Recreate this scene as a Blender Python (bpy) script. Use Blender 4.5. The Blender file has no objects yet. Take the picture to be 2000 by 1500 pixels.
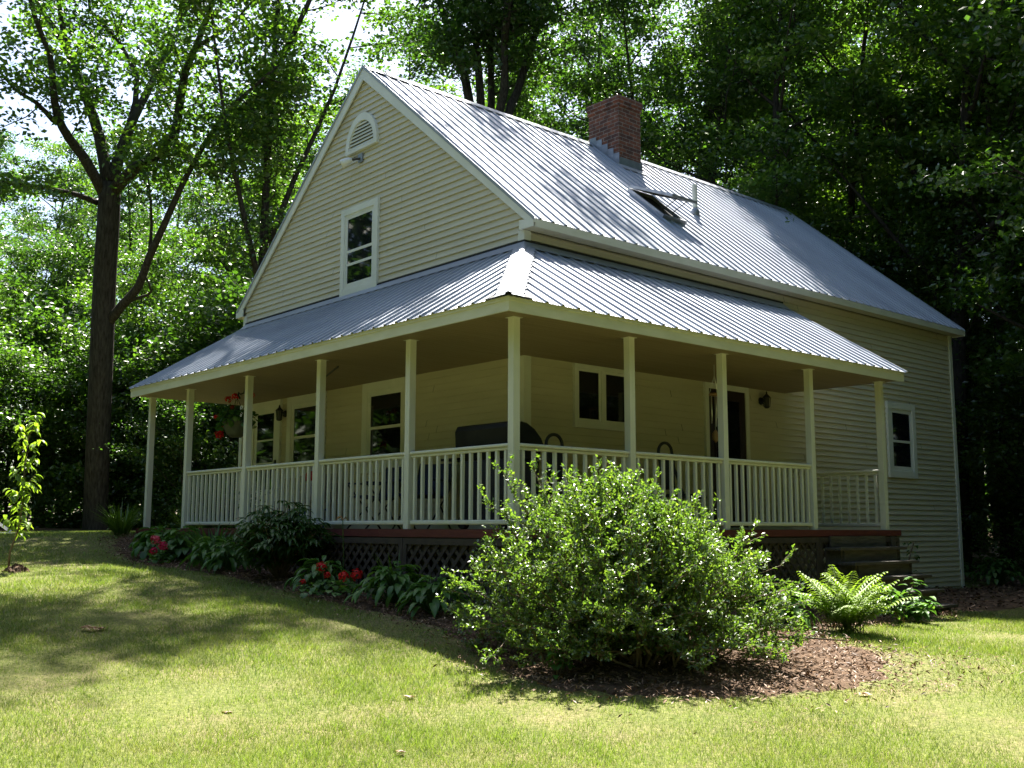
import bpy, math, random
import numpy as np
from mathutils import Vector, Matrix

scene = bpy.context.scene
C = scene.collection
R = math.radians
rng = np.random.default_rng(7)
random.seed(7)

# ------------------------------------------------------------------ camera, sky, sun, exposure
EYE = (-8.9189, -9.9191, 0.0135)
cam_d = bpy.data.cameras.new("camera")
cam = bpy.data.objects.new("camera", cam_d)
C.objects.link(cam)
_y, _p, _r = R(48.7092), R(7.7704), R(0.1363)
_f = Vector((math.cos(_y) * math.cos(_p), math.sin(_y) * math.cos(_p), math.sin(_p)))
_rt = Vector((math.sin(_y), -math.cos(_y), 0))
_up = _rt.cross(_f)
_rt2 = _rt * math.cos(_r) + _up * math.sin(_r)
_up2 = _up * math.cos(_r) - _rt * math.sin(_r)
cam.matrix_world = Matrix(((_rt2.x, _up2.x, -_f.x, EYE[0]), (_rt2.y, _up2.y, -_f.y, EYE[1]),
                           (_rt2.z, _up2.z, -_f.z, EYE[2]), (0, 0, 0, 1)))
cam_d.sensor_width = 36.0
cam_d.lens = 2063.99 / 2000 * 36
cam_d.clip_end = 2000
scene.camera = cam

SUN = Vector((0.43, 0.45, 1.0)).normalized()
SUN_EL = math.asin(SUN.z)
world = bpy.data.worlds.new("World")
scene.world = world
world.use_nodes = True
wn = world.node_tree.nodes
wl = world.node_tree.links
wn.clear()
sky = wn.new("ShaderNodeTexSky")
sky.sky_type = 'NISHITA'
sky.sun_disc = False
sky.sun_elevation = SUN_EL
sky.sun_rotation = math.atan2(SUN.x, SUN.y)
sky.air_density = 1.0
sky.dust_density = 2.0
bg = wn.new("ShaderNodeBackground")
bg.inputs[1].default_value = 0.05
wo = wn.new("ShaderNodeOutputWorld")
wl.new(sky.outputs[0], bg.inputs[0])
wl.new(bg.outputs[0], wo.inputs[0])

sun_d = bpy.data.lights.new("sun", 'SUN')
sun_d.energy = 5.0
sun_d.angle = R(0.53)
sun_d.color = (1.0, 0.95, 0.86)
sun = bpy.data.objects.new("sun", sun_d)
C.objects.link(sun)
sun.rotation_euler = SUN.to_track_quat('Z', 'Y').to_euler()

scene.view_settings.view_transform = 'Standard'
scene.view_settings.look = 'None'
scene.view_settings.gamma = 1.0
scene.view_settings.exposure = 2.45
scene.render.engine = 'CYCLES'
scene.cycles.max_bounces = 7
scene.cycles.diffuse_bounces = 4
scene.cycles.glossy_bounces = 2
scene.cycles.transmission_bounces = 5
scene.cycles.caustics_reflective = False
scene.cycles.caustics_refractive = False

# ------------------------------------------------------------------ materials
def new_mat(name):
    m = bpy.data.materials.new(name)
    m.use_nodes = True
    nt = m.node_tree
    nt.nodes.clear()
    out = nt.nodes.new("ShaderNodeOutputMaterial")
    return m, nt, out

def N(nt, t, **kw):
    n = nt.nodes.new(t)
    for k, v in kw.items():
        setattr(n, k, v)
    return n

def ramp(nt, fac, stops):
    r = N(nt, "ShaderNodeValToRGB")
    e = r.color_ramp.elements
    while len(e) < len(stops):
        e.new(0.5)
    for i, (p, c) in enumerate(stops):
        e[i].position = p
        e[i].color = (c[0], c[1], c[2], 1)
    nt.links.new(fac, r.inputs[0])
    return r.outputs[0]

def noise(nt, scale, detail=4, rough=0.55, coord='Object', mapscale=None):
    tc = N(nt, "ShaderNodeTexCoord")
    src = tc.outputs[coord]
    if mapscale:
        mp = N(nt, "ShaderNodeMapping")
        mp.inputs['Scale'].default_value = mapscale
        nt.links.new(src, mp.inputs['Vector'])
        src = mp.outputs[0]
    n = N(nt, "ShaderNodeTexNoise")
    n.inputs['Scale'].default_value = scale
    n.inputs['Detail'].default_value = detail
    n.inputs['Roughness'].default_value = rough
    nt.links.new(src, n.inputs['Vector'])
    return n.outputs['Fac']

def bump(nt, height, strength=0.3, dist=0.02):
    b = N(nt, "ShaderNodeBump")
    b.inputs['Strength'].default_value = strength
    b.inputs['Distance'].default_value = dist
    nt.links.new(height, b.inputs['Height'])
    return b.outputs[0]

def mat(name, c1, c2=None, scale=6.0, rough=0.6, metal=0.0, spec=0.5, bmp=0.0, mapscale=None, bscale=None, coat=0.0):
    """principled surface whose colour wanders between c1 and c2 with a noise"""
    m, nt, out = new_mat(name)
    p = N(nt, "ShaderNodeBsdfPrincipled")
    p.inputs['Roughness'].default_value = rough
    p.inputs['Metallic'].default_value = metal
    p.inputs['Specular IOR Level'].default_value = spec
    p.inputs['Coat Weight'].default_value = coat
    if c2 is None:
        p.inputs['Base Color'].default_value = (*c1, 1)
    else:
        f = noise(nt, scale, mapscale=mapscale)
        nt.links.new(ramp(nt, f, [(0.3, c1), (0.7, c2)]), p.inputs['Base Color'])
    if bmp:
        f2 = noise(nt, bscale or scale * 4, 6, mapscale=mapscale)
        nt.links.new(bump(nt, f2, bmp), p.inputs['Normal'])
    nt.links.new(p.outputs[0], out.inputs[0])
    return m

def leaf_mat(name, stops, trans=0.45, gloss=0.06, grough=0.35, tcol=(1.15, 1.25, 0.45), patch=None, obj_var=0.0):
    """thin leaf: diffuse + translucent + a little gloss; per-leaf attribute 'tint' picks the colour"""
    m, nt, out = new_mat(name)
    at = N(nt, "ShaderNodeAttribute", attribute_name="tint")
    fac = at.outputs['Fac']
    if obj_var:
        oi = N(nt, "ShaderNodeObjectInfo")
        ma = N(nt, "ShaderNodeMath", operation='MULTIPLY_ADD')
        ma.inputs[1].default_value = obj_var
        sub = N(nt, "ShaderNodeMath", operation='SUBTRACT')
        nt.links.new(oi.outputs['Random'], sub.inputs[0])
        sub.inputs[1].default_value = 0.5
        nt.links.new(sub.outputs[0], ma.inputs[0])
        nt.links.new(fac, ma.inputs[2])
        fac = ma.outputs[0]
    col = ramp(nt, fac, stops)
    if patch:
        f = noise(nt, patch[0], 8, 0.72)
        f2 = ramp(nt, f, [(patch[2], (0, 0, 0)), (patch[3], (1, 1, 1))])
        mx = N(nt, "ShaderNodeMix", data_type='RGBA')
        ad = N(nt, "ShaderNodeAttribute", attribute_name="dry")
        md = N(nt, "ShaderNodeMath", operation='MULTIPLY')
        nt.links.new(f2, md.inputs[0]); nt.links.new(ad.outputs['Fac'], md.inputs[1])
        nt.links.new(md.outputs[0], mx.inputs['Factor'])
        nt.links.new(col, mx.inputs['A'])
        at2 = ramp(nt, fac, patch[1])
        nt.links.new(at2, mx.inputs['B'])
        col = mx.outputs['Result']
    d = N(nt, "ShaderNodeBsdfDiffuse")
    nt.links.new(col, d.inputs[0])
    t = N(nt, "ShaderNodeBsdfTranslucent")
    mm = N(nt, "ShaderNodeMix", data_type='RGBA', blend_type='MULTIPLY')
    mm.inputs['Factor'].default_value = 1
    mm.inputs['B'].default_value = (*tcol, 1)
    nt.links.new(col, mm.inputs['A'])
    nt.links.new(mm.outputs['Result'], t.inputs[0])
    mix = N(nt, "ShaderNodeMixShader")
    mix.inputs[0].default_value = trans
    nt.links.new(d.outputs[0], mix.inputs[1])
    nt.links.new(t.outputs[0], mix.inputs[2])
    g = N(nt, "ShaderNodeBsdfGlossy")
    g.inputs['Roughness'].default_value = grough
    mix2 = N(nt, "ShaderNodeMixShader")
    mix2.inputs[0].default_value = gloss
    nt.links.new(mix.outputs[0], mix2.inputs[1])
    nt.links.new(g.outputs[0], mix2.inputs[2])
    nt.links.new(mix2.outputs[0], out.inputs[0])
    return m

def brick_mat():
    m, nt, out = new_mat("chimney_brick")
    tc = N(nt, "ShaderNodeTexCoord")
    sep = N(nt, "ShaderNodeSeparateXYZ")
    nt.links.new(tc.outputs['Object'], sep.inputs[0])
    add = N(nt, "ShaderNodeMath", operation='ADD')
    nt.links.new(sep.outputs[0], add.inputs[0])
    nt.links.new(sep.outputs[1], add.inputs[1])
    cmb = N(nt, "ShaderNodeCombineXYZ")
    nt.links.new(add.outputs[0], cmb.inputs[0])
    nt.links.new(sep.outputs[2], cmb.inputs[1])
    b = N(nt, "ShaderNodeTexBrick")
    b.inputs['Color1'].default_value = (0.25, 0.088, 0.05, 1)
    b.inputs['Color2'].default_value = (0.11, 0.052, 0.043, 1)
    b.inputs['Mortar'].default_value = (0.26, 0.225, 0.20, 1)
    b.inputs['Scale'].default_value = 1.0
    b.inputs['Mortar Size'].default_value = 0.007
    b.inputs['Brick Width'].default_value = 0.2
    b.inputs['Row Height'].default_value = 0.072
    nt.links.new(cmb.outputs[0], b.inputs['Vector'])
    f = noise(nt, 9)
    mx = N(nt, "ShaderNodeMix", data_type='RGBA', blend_type='MULTIPLY')
    mx.inputs['Factor'].default_value = 0.75
    nt.links.new(b.outputs['Color'], mx.inputs['A'])
    nt.links.new(ramp(nt, f, [(0.35, (0.45, 0.42, 0.42)), (0.65, (1.15, 1.1, 1.05))]), mx.inputs['B'])
    p = N(nt, "ShaderNodeBsdfPrincipled")
    p.inputs['Roughness'].default_value = 0.9
    nt.links.new(mx.outputs['Result'], p.inputs['Base Color'])
    inv = N(nt, "ShaderNodeMath", operation='SUBTRACT')
    inv.inputs[0].default_value = 1
    nt.links.new(b.outputs['Fac'], inv.inputs[1])
    nt.links.new(bump(nt, inv.outputs[0], 0.6, 0.01), p.inputs['Normal'])
    nt.links.new(p.outputs[0], out.inputs[0])
    return m

def bark_mat(name, c1, c2):
    return mat(name, c1, c2, scale=7, rough=0.95, spec=0.15, bmp=0.9, mapscale=(3.2, 3.2, 0.55), bscale=9)

M = {}
M['siding'] = mat("cream_vinyl_siding", (0.56, 0.515, 0.395), (0.64, 0.595, 0.465), 1.6, 0.55, spec=0.35, bmp=0.04, mapscale=(0.6, 0.6, 3), bscale=30)
M['trim'] = mat("white_trim_paint", (0.68, 0.69, 0.64), (0.78, 0.78, 0.74), 3, 0.45, bmp=0.03)
M['fascia'] = mat("weathered_white_fascia", (0.60, 0.60, 0.50), (0.72, 0.71, 0.63), 2.5, 0.5, bmp=0.05, mapscale=(1, 1, 4))
M['post'] = mat("white_post_paint", (0.66, 0.66, 0.59), (0.76, 0.75, 0.70), 5, 0.5, bmp=0.08, mapscale=(1, 1, 0.3), bscale=26)
M['metal'] = mat("galvanised_roof_metal", (0.25, 0.275, 0.325), (0.36, 0.39, 0.445), 1.5, 0.46, metal=0.2, spec=0.4, bmp=0.05, bscale=3, mapscale=(1.0, .3, .3))
M['flash'] = mat("lead_flashing", (0.22, 0.24, 0.28), (0.36, 0.39, 0.44), 6, 0.5, metal=0.6, bmp=0.3)
M['dark'] = mat("dark_gap_shade", (0.02, 0.02, 0.022), None, rough=0.8)  # near-black fill; the shade of gaps and openings is put into the colour
M['brick'] = brick_mat()
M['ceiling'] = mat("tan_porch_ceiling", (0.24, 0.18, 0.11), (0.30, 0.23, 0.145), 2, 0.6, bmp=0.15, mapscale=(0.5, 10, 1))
M['soffit'] = mat("white_soffit", (0.55, 0.53, 0.45), (0.62, 0.60, 0.52), 3, 0.6)
M['deckred'] = mat("red_brown_deck_stain", (0.095, 0.018, 0.018), (0.15, 0.032, 0.028), 5, 0.65, bmp=0.2, mapscale=(1, 1, 5))
M['lattice'] = mat("brown_lattice_stain", (0.045, 0.033, 0.027), (0.08, 0.06, 0.05), 6, 0.8, bmp=0.2)
M['step'] = mat("old_dark_step_wood", (0.05, 0.04, 0.034), (0.13, 0.11, 0.09), 8, 0.75, bmp=0.3, mapscale=(0.5, 4, 4))
M['glass'] = mat("dark_window_glass", (0.008, 0.009, 0.012), None, rough=0.03, spec=0.5)
M['lampglass'] = mat("lamp_glass", (0.09, 0.09, 0.075), None, rough=0.1)
M['black'] = mat("black_iron", (0.012, 0.012, 0.012), (0.03, 0.028, 0.026), 12, 0.5)
M['grillhood'] = mat("black_grill_enamel", (0.007, 0.007, 0.008), (0.016, 0.016, 0.018), 6, 0.42, spec=0.3)
M['cover'] = mat("navy_grill_cover", (0.005, 0.006, 0.014), (0.010, 0.012, 0.024), 5, 0.7)
M['navy'] = mat("navy_canvas", (0.012, 0.018, 0.07), (0.02, 0.03, 0.10), 9, 0.8, bmp=0.2)
M['blueplastic'] = mat("blue_plastic", (0.015, 0.03, 0.20), None, rough=0.35)
M['greywood'] = mat("pale_grey_wood", (0.38, 0.35, 0.30), (0.50, 0.46, 0.40), 5, 0.7, mapscale=(1, 5, 5))
M['white'] = mat("white_plastic", (0.75, 0.75, 0.76), (0.8, 0.8, 0.8), 5, 0.4)
M['bagred'] = mat("red_print", (0.45, 0.03, 0.04), (0.5, 0.06, 0.07), 8, 0.6)
M['baglilac'] = mat("grey_lilac_print", (0.28, 0.26, 0.36), (0.55, 0.53, 0.62), 22, 0.5, bmp=0.4)
M['chrome'] = mat("silver_tube", (0.75, 0.75, 0.74), None, rough=0.3, metal=0.8)
M['wood'] = mat("warm_wood", (0.25, 0.14, 0.07), (0.36, 0.21, 0.11), 8, 0.6)
M['terracotta'] = mat("grey_green_pot", (0.06, 0.07, 0.055), (0.10, 0.11, 0.08), 8, 0.8)
M['bark'] = bark_mat("maple_bark", (0.022, 0.018, 0.015), (0.075, 0.065, 0.055))
M['bark2'] = bark_mat("forest_bark", (0.018, 0.015, 0.012), (0.06, 0.05, 0.042))
M['twig'] = mat("shrub_twig", (0.09, 0.065, 0.045), (0.20, 0.15, 0.10), 12, 0.9)
M['door'] = mat("dark_wood_door", (0.02, 0.012, 0.009), (0.036, 0.021, 0.015), 5, 0.4, mapscale=(5, 5, 0.6))
M['stone'] = mat("pale_grey_stone", (0.30, 0.30, 0.29), (0.42, 0.42, 0.41), 7, 0.9, bmp=0.4)

M['leaf_maple'] = leaf_mat("maple_leaves", [(0.0, (0.045, 0.09, 0.018)), (0.55, (0.08, 0.145, 0.026)), (1.0, (0.15, 0.21, 0.03))], 0.48, 0.05, 0.38, (1.15, 1.5, 0.42))
M['leaf_wood'] = leaf_mat("woodland_leaves", [(0.0, (0.04, 0.08, 0.018)), (0.5, (0.062, 0.12, 0.024)), (1.0, (0.14, 0.21, 0.035))], 0.46, 0.06, 0.35, (1.15, 1.5, 0.42), obj_var=0.5)
M['leaf_dark'] = leaf_mat("leaves_painted_shade", [(0.0, (0.026, 0.055, 0.017)), (0.5, (0.05, 0.095, 0.022)), (1.0, (0.11, 0.165, 0.03))], 0.45, 0.10, 0.32, obj_var=0.4)  # darker copy of the woodland leaves; the wood's shade put into the colour
M['leaf_bush'] = leaf_mat("shrub_leaves", [(0.0, (0.055, 0.105, 0.028)), (0.5, (0.105, 0.18, 0.042)), (1.0, (0.21, 0.29, 0.065))], 0.48, 0.09, 0.35, (1.35, 1.5, 0.42))
M['leaf_fern'] = leaf_mat("fern_fronds", [(0.0, (0.13, 0.22, 0.03)), (1.0, (0.24, 0.34, 0.055))], 0.55, 0.03, 0.45)
M['leaf_hosta'] = leaf_mat("hosta_leaves", [(0.0, (0.045, 0.115, 0.028)), (0.6, (0.085, 0.185, 0.04)), (1.0, (0.16, 0.27, 0.06))], 0.35, 0.035, 0.4)
M['leaf_peony'] = leaf_mat("peony_leaves", [(0.0, (0.03, 0.075, 0.02)), (1.0, (0.07, 0.145, 0.035))], 0.3, 0.035, 0.4)
M['leaf_lily'] = leaf_mat("strap_leaves", [(0.0, (0.05, 0.11, 0.02)), (1.0, (0.12, 0.20, 0.03))], 0.4, 0.05, 0.4)
M['grass'] = leaf_mat("lawn_grass", [(0.0, (0.10, 0.17, 0.03)), (0.5, (0.20, 0.28, 0.06)), (1.0, (0.33, 0.37, 0.11))], 0.35, 0.04, 0.5, (1.05, 1.15, 0.5),
                      patch=(2.0, [(0.0, (0.16, 0.18, 0.055)), (0.5, (0.26, 0.245, 0.105)), (1.0, (0.36, 0.32, 0.16))], 0.36, 0.92))
M['petal'] = leaf_mat("red_petals", [(0.0, (0.50, 0.008, 0.012)), (1.0, (0.72, 0.02, 0.02))], 0.25, 0.03, 0.5, (1, 0.5, 0.5))
M['petalpink'] = leaf_mat("pink_petals", [(0.0, (0.60, 0.03, 0.10)), (1.0, (0.80, 0.16, 0.24))], 0.25, 0.03, 0.5, (1, 0.7, 0.7))
M['petalcrimson'] = leaf_mat("crimson_petals", [(0.0, (0.35, 0.004, 0.05)), (1.0, (0.62, 0.012, 0.10))], 0.25, 0.03, 0.5, (1, 0.5, 0.6))
M['petalpale'] = leaf_mat("pale_petals", [(0.0, (0.45, 0.45, 0.30)), (1.0, (0.65, 0.65, 0.50))], 0.25, 0.03, 0.5, (1, 1, .8))
M['deadleaf'] = leaf_mat("dry_leaf", [(0.0, (0.14, 0.075, 0.035)), (1.0, (0.38, 0.28, 0.17))], 0.2, 0.04, 0.5, (1, .8, .5))
M['chip'] = leaf_mat("mulch_chips", [(0.0, (0.06, 0.035, 0.021)), (0.4, (0.16, 0.095, 0.056)), (0.7, (0.29, 0.185, 0.115)), (1.0, (0.55, 0.43, 0.32))], 0.0, 0.03, 0.5)

def ground_mat():
    m, nt, out = new_mat("lawn_soil")
    f = noise(nt, 1.6, 6, 0.65)
    f2 = noise(nt, 30, 6)
    a = ramp(nt, f2, [(0.3, (0.06, 0.075, 0.022)), (0.7, (0.15, 0.155, 0.05))])
    b = ramp(nt, f2, [(0.3, (0.09, 0.085, 0.035)), (0.7, (0.19, 0.165, 0.08))])
    mx = N(nt, "ShaderNodeMix", data_type='RGBA')
    nt.links.new(ramp(nt, f, [(0.45, (0, 0, 0)), (0.66, (1, 1, 1))]), mx.inputs['Factor'])
    nt.links.new(a, mx.inputs['A'])
    nt.links.new(b, mx.inputs['B'])
    p = N(nt, "ShaderNodeBsdfPrincipled")
    p.inputs['Roughness'].default_value = 0.95
    p.inputs['Specular IOR Level'].default_value = 0.1
    nt.links.new(mx.outputs['Result'], p.inputs['Base Color'])
    nt.links.new(bump(nt, f2, 0.6, 0.03), p.inputs['Normal'])
    nt.links.new(p.outputs[0], out.inputs[0])
    return m
M['ground'] = ground_mat()
M['mulch'] = mat("dark_mulch", (0.04, 0.025, 0.016), (0.13, 0.085, 0.055), 14, 0.95, spec=0.1, bmp=0.9, bscale=45)
M['litter'] = mat("leaf_litter_soil", (0.05, 0.032, 0.02), (0.15, 0.10, 0.065), 5, 0.95, spec=0.1, bmp=0.8, bscale=25)

# ------------------------------------------------------------------ helpers
def tag(o, label=None, cat=None, group=None, kind=None):
    if label: o['label'] = label
    if cat: o['category'] = cat
    if group: o['group'] = group
    if kind: o['kind'] = kind
    return o

def empty(name, loc=(0, 0, 0), rz=0.0, label=None, cat=None, group=None):
    o = bpy.data.objects.new(name, None)
    o.empty_display_size = 0.2
    C.objects.link(o)
    o.location = loc
    o.rotation_euler = (0, 0, rz)
    return tag(o, label, cat, group)

def link_mesh(name, me, m, parent=None, smooth=False):
    o = bpy.data.objects.new(name, me)
    if m is not None and not me.materials:
        me.materials.append(m)
    C.objects.link(o)
    if parent is not None:
        o.parent = parent
    if smooth and len(me.polygons):
        me.polygons.foreach_set('use_smooth', np.ones(len(me.polygons), dtype=bool))
    return o

def np_mesh(name, V, F, tint=None):
    """V (n,3), F (m,k) all faces with k corners; tint (m,) per face"""
    V = np.asarray(V, dtype=np.float32)
    F = np.asarray(F, dtype=np.int32)
    me = bpy.data.meshes.new(name)
    me.vertices.add(len(V))
    me.vertices.foreach_set('co', V.ravel())
    m, k = F.shape
    me.loops.add(m * k)
    me.loops.foreach_set('vertex_index', F.ravel())
    me.polygons.add(m)
    me.polygons.foreach_set('loop_start', np.arange(0, m * k, k, dtype=np.int32))
    me.polygons.foreach_set('use_smooth', np.zeros(m, dtype=bool))
    if tint is not None:
        a = me.attributes.new('tint', 'FLOAT', 'FACE')
        a.data.foreach_set('value', np.asarray(tint, dtype=np.float32))
    me.update(calc_edges=True)
    return me

class MB:
    """collects boxes, bars, tubes; build() links them as ONE mesh object"""
    def __init__(self, fmap=None):
        self.v, self.f, self.map = [], [], fmap
    def quad(self, a, b, c, d):
        n = len(self.v)
        self.v += [a, b, c, d]
        self.f.append((n, n + 1, n + 2, n + 3))
        return self
    def poly(self, pts):
        n = len(self.v)
        self.v += list(pts)
        self.f.append(tuple(range(n, n + len(pts))))
        return self
    def box(self, x0, x1, y0, y1, z0, z1):
        n = len(self.v)
        self.v += [(x0, y0, z0), (x1, y0, z0), (x1, y1, z0), (x0, y1, z0), (x0, y0, z1), (x1, y0, z1), (x1, y1, z1), (x0, y1, z1)]
        self.f += [(n, n + 3, n + 2, n + 1), (n + 4, n + 5, n + 6, n + 7), (n, n + 1, n + 5, n + 4), (n + 1, n + 2, n + 6, n + 5), (n + 2, n + 3, n + 7, n + 6), (n + 3, n, n + 4, n + 7)]
        return self
    def prism(self, pts, ext):
        """polygon pts extruded by vector ext"""
        n = len(self.v); k = len(pts)
        self.v += [tuple(p) for p in pts] + [tuple(np.add(p, ext)) for p in pts]
        self.f.append(tuple(range(n + k - 1, n - 1, -1)))
        self.f.append(tuple(range(n + k, n + 2 * k)))
        for i in range(k):
            j = (i + 1) % k
            self.f.append((n + i, n + j, n + k + j, n + k + i))
        return self
    def bar(self, p, q, w, h=None, up=(0, 0, 1)):
        h = h or w
        p, q = Vector(p), Vector(q)
        d = (q - p).normalized()
        u = Vector(up)
        if abs(d.dot(u)) > 0.98:
            u = Vector((1, 0, 0))
        s = d.cross(u).normalized()
        t = s.cross(d)
        pts = [p + s * a * w / 2 + t * b * h / 2 for a, b in ((-1, -1), (1, -1), (1, 1), (-1, 1))]
        return self.prism([tuple(x) for x in pts], tuple(q - p))
    def tube(self, pts, rad, sides=8, cap=True):
        pts = [Vector(p) for p in pts]
        if not hasattr(rad, '__len__'):
            rad = [rad] * len(pts)
        n0 = len(self.v)
        prev = None
        for i, p in enumerate(pts):
            d = (pts[min(i + 1, len(pts) - 1)] - pts[max(i - 1, 0)]).normalized()
            if prev is None:
                a = Vector((0, 0, 1)) if abs(d.z) < 0.9 else Vector((1, 0, 0))
                s = d.cross(a).normalized()
            else:
                s = (prev - d * prev.dot(d)).normalized()
            prev = s
            t = d.cross(s)
            for k in range(sides):
                an = 2 * math.pi * k / sides
                self.v.append(tuple(p + (s * math.cos(an) + t * math.sin(an)) * rad[i]))
        for i in range(len(pts) - 1):
            for k in range(sides):
                a = n0 + i * sides + k
                b = n0 + i * sides + (k + 1) % sides
                self.f.append((a, b, b + sides, a + sides))
        if cap:
            self.f.append(tuple(n0 + k for k in range(sides - 1, -1, -1)))
            e = n0 + (len(pts) - 1) * sides
            self.f.append(tuple(e + k for k in range(sides)))
        return self
    def lathe(self, prof, c=(0, 0, 0), sides=20):
        return self.tube([(c[0], c[1], c[2] + z) for r_, z in prof], [r_ for r_, z in prof], sides)
    def mesh(self, name):
        me = bpy.data.meshes.new(name)
        v = [self.map(*p) for p in self.v] if self.map else [tuple(p) for p in self.v]
        me.from_pydata(v, [], self.f)
        me.update()
        import bmesh
        bm = bmesh.new(); bm.from_mesh(me)
        bmesh.ops.recalc_face_normals(bm, faces=bm.faces)
        bm.to_mesh(me); bm.free()
        return me
    def build(self, name, m, parent=None, smooth=False, bevel=0.0):
        o = link_mesh(name, self.mesh(name), m, parent, smooth)
        if bevel:
            b = o.modifiers.new('bevel', 'BEVEL')
            b.width = bevel; b.segments = 2; b.limit_method = 'ANGLE'
        return o

# ------------------------------------------------------------------ terrain
CP = np.array([(-8.9,-9.9,-1.5),(-5.07,-5.55,-1.27),(-3.65,-6.8,-1.26),(-6.5,-4.3,-1.22),(-3.4,-3.6,-1.07),(-3,-2.2,-.92),(-1.8,-1.85,-.85),
 (-2.9,.4,-.73),(-2.7,2.6,-.58),(-2.7,5.6,-.45),(-1.82,7.8,-.14),(-4.87,4.08,-.52),(1.07,17.6,-.06),(-1.5,15.8,-.12),(-6,12,-.3),(-10,8,-.6),
 (5.2,-3.1,-1.12),(11.5,0,-1.1),(8,-4,-1.1),(1.6,-3.5,-1.02),(4,-8,-1.2),(14,-4,-1.1),(10,15,-.3),(20,5,-.8),(30,30,0),(0,40,.3),(45,0,-.4),
 (-20,20,-.4),(10,-20,-1.5),(-20,-10,-1.6),(-15,-20,-1.8),(0,-12,-1.4)], float)
_phi = lambda r: np.sqrt(r * r + 2.25)
_w = np.linalg.solve(_phi(np.linalg.norm(CP[:, None, :2] - CP[None, :, :2], axis=2)) + np.eye(len(CP)) * .03, CP[:, 2] + .8)
def gz(x, y):
    x = np.asarray(x, float); y = np.asarray(y, float)
    d = np.sqrt((x[..., None] - CP[:, 0]) ** 2 + (y[..., None] - CP[:, 1]) ** 2)
    z = _phi(d) @ _w - .8
    t = np.clip((np.hypot(x - 2, y - 3) - 35) / 30, 0, 1)
    t = t * t * (3 - 2 * t)
    return z * (1 - t) + t * (-.2)
def g1(x, y):
    return float(gz(np.array([x]), np.array([y]))[0])

def terrain():
    ax = np.concatenate([-np.geomspace(400, 22, 14)[:-1], np.arange(-22, 30.01, 0.4), np.geomspace(30, 400, 14)[1:]])
    X, Y = np.meshgrid(ax, ax, indexing='ij')
    Z = gz(X, Y) + 0.012 * np.sin(X * 2.1 + np.sin(Y * 1.3)) * np.cos(Y * 1.9)
    n = len(ax)
    V = np.stack([X.ravel(), Y.ravel(), Z.ravel()], 1)
    i, j = np.meshgrid(np.arange(n - 1), np.arange(n - 1), indexing='ij')
    a = (i * n + j).ravel()
    F = np.stack([a, a + n, a + n + 1, a + 1], 1)
    o = link_mesh("ground", np_mesh("ground", V, F), M['ground'], None, True)
    return tag(o, "sloping lawn and soil the house and trees stand on", "ground", kind='structure')
terrain()

def in_poly(x, y, P):
    x = np.asarray(x); y = np.asarray(y)
    ins = np.zeros(x.shape, bool)
    j = len(P) - 1
    for i in range(len(P)):
        xi, yi = P[i]; xj, yj = P[j]
        c = ((yi > y) != (yj > y)) & (x < (xj - xi) * (y - yi) / (yj - yi + 1e-12) + xi)
        ins ^= c
        j = i
    return ins

def smooth_poly(P, it=2):
    for _ in range(it):
        Q = []
        for i in range(len(P)):
            a = np.array(P[i]); b = np.array(P[(i + 1) % len(P)])
            Q += [tuple(a * .75 + b * .25), tuple(a * .25 + b * .75)]
        P = Q
    return P

BED = smooth_poly([(-1.3, 7.9), (-2.3, 7.75), (-2.75, 6.6), (-2.85, 5.4), (-2.95, 3.9), (-2.75, 2.6), (-2.9, .4), (-2.95, -1.5), (-3.05, -2.3), (-3.4, -3.2), (-3.62, -3.9),
                   (-3.55, -4.6), (-3.2, -5.0), (-2.6, -5.4), (-1.7, -5.65), (-.8, -5.5), (-.1, -5.0), (.0, -4.5), (.2, -3.9), (1.2, -3.75), (2.4, -3.5), (3.9, -3.25), (5.0, -2.9), (5.6, -1.9), (-1.3, -1.6)])
PATH = smooth_poly([(5.3, -2.2), (5.5, -3.0), (7.0, -3.6), (10, -3.4), (16, -2.6), (22, -1), (22, 1), (13, 0.3), (11.6, -.3), (6, -.4)])
WOODS = [(-60, 15.5), (-3.5, 16.6), (1.2, 17.0), (2.2, 13), (3.0, 9.2), (11.6, 8.4), (12.2, 2.0), (13, -.5), (20, -3), (60, -8), (60, 60), (-60, 60)]

def sheet(name, P, lift, m, label, cat, step=0.16):
    P = np.array(P)
    xs = np.arange(P[:, 0].min() - step, P[:, 0].max() + step, step)
    ys = np.arange(P[:, 1].min() - step, P[:, 1].max() + step, step)
    X, Y = np.meshgrid(xs, ys, indexing='ij')
    jx = X + .03 * np.sin(Y * 17 + X * 5); jy = Y + .03 * np.cos(X * 13 - Y * 7)
    Z = gz(jx, jy) + lift + .012 * np.sin(X * 9 + 2 * np.sin(Y * 7)) + 0.012
    n1, n2 = X.shape
    i, j = np.meshgrid(np.arange(n1 - 1), np.arange(n2 - 1), indexing='ij')
    a = (i * n2 + j).ravel()
    keep = in_poly((X[:-1, :-1] + step / 2).ravel(), (Y[:-1, :-1] + step / 2).ravel(), P)
    F = np.stack([a, a + n2, a + n2 + 1, a + 1], 1)[keep]
    used, inv, cnt = np.unique(F, return_inverse=True, return_counts=True)
    V = np.stack([jx.ravel(), jy.ravel(), Z.ravel()], 1)[used]
    V[cnt < 4, 2] -= .05      # the rim dips into the soil
    o = link_mesh(name, np_mesh(name, V, inv.reshape(F.shape)), m, None, True)
    return tag(o, label, cat, kind='structure')
sheet("mulch_bed", BED, 0.012, M['mulch'], "brown mulch bed round the porch and the big shrub", "flower bed")
sheet("path", PATH, 0.012, M['litter'], "brown earth path leading off from the porch steps", "path", 0.25)

sheet("forest_floor", WOODS, 0.02, M['litter'], "brown shaded floor of the woods around the lawn", "forest floor", 1.0)

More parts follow.
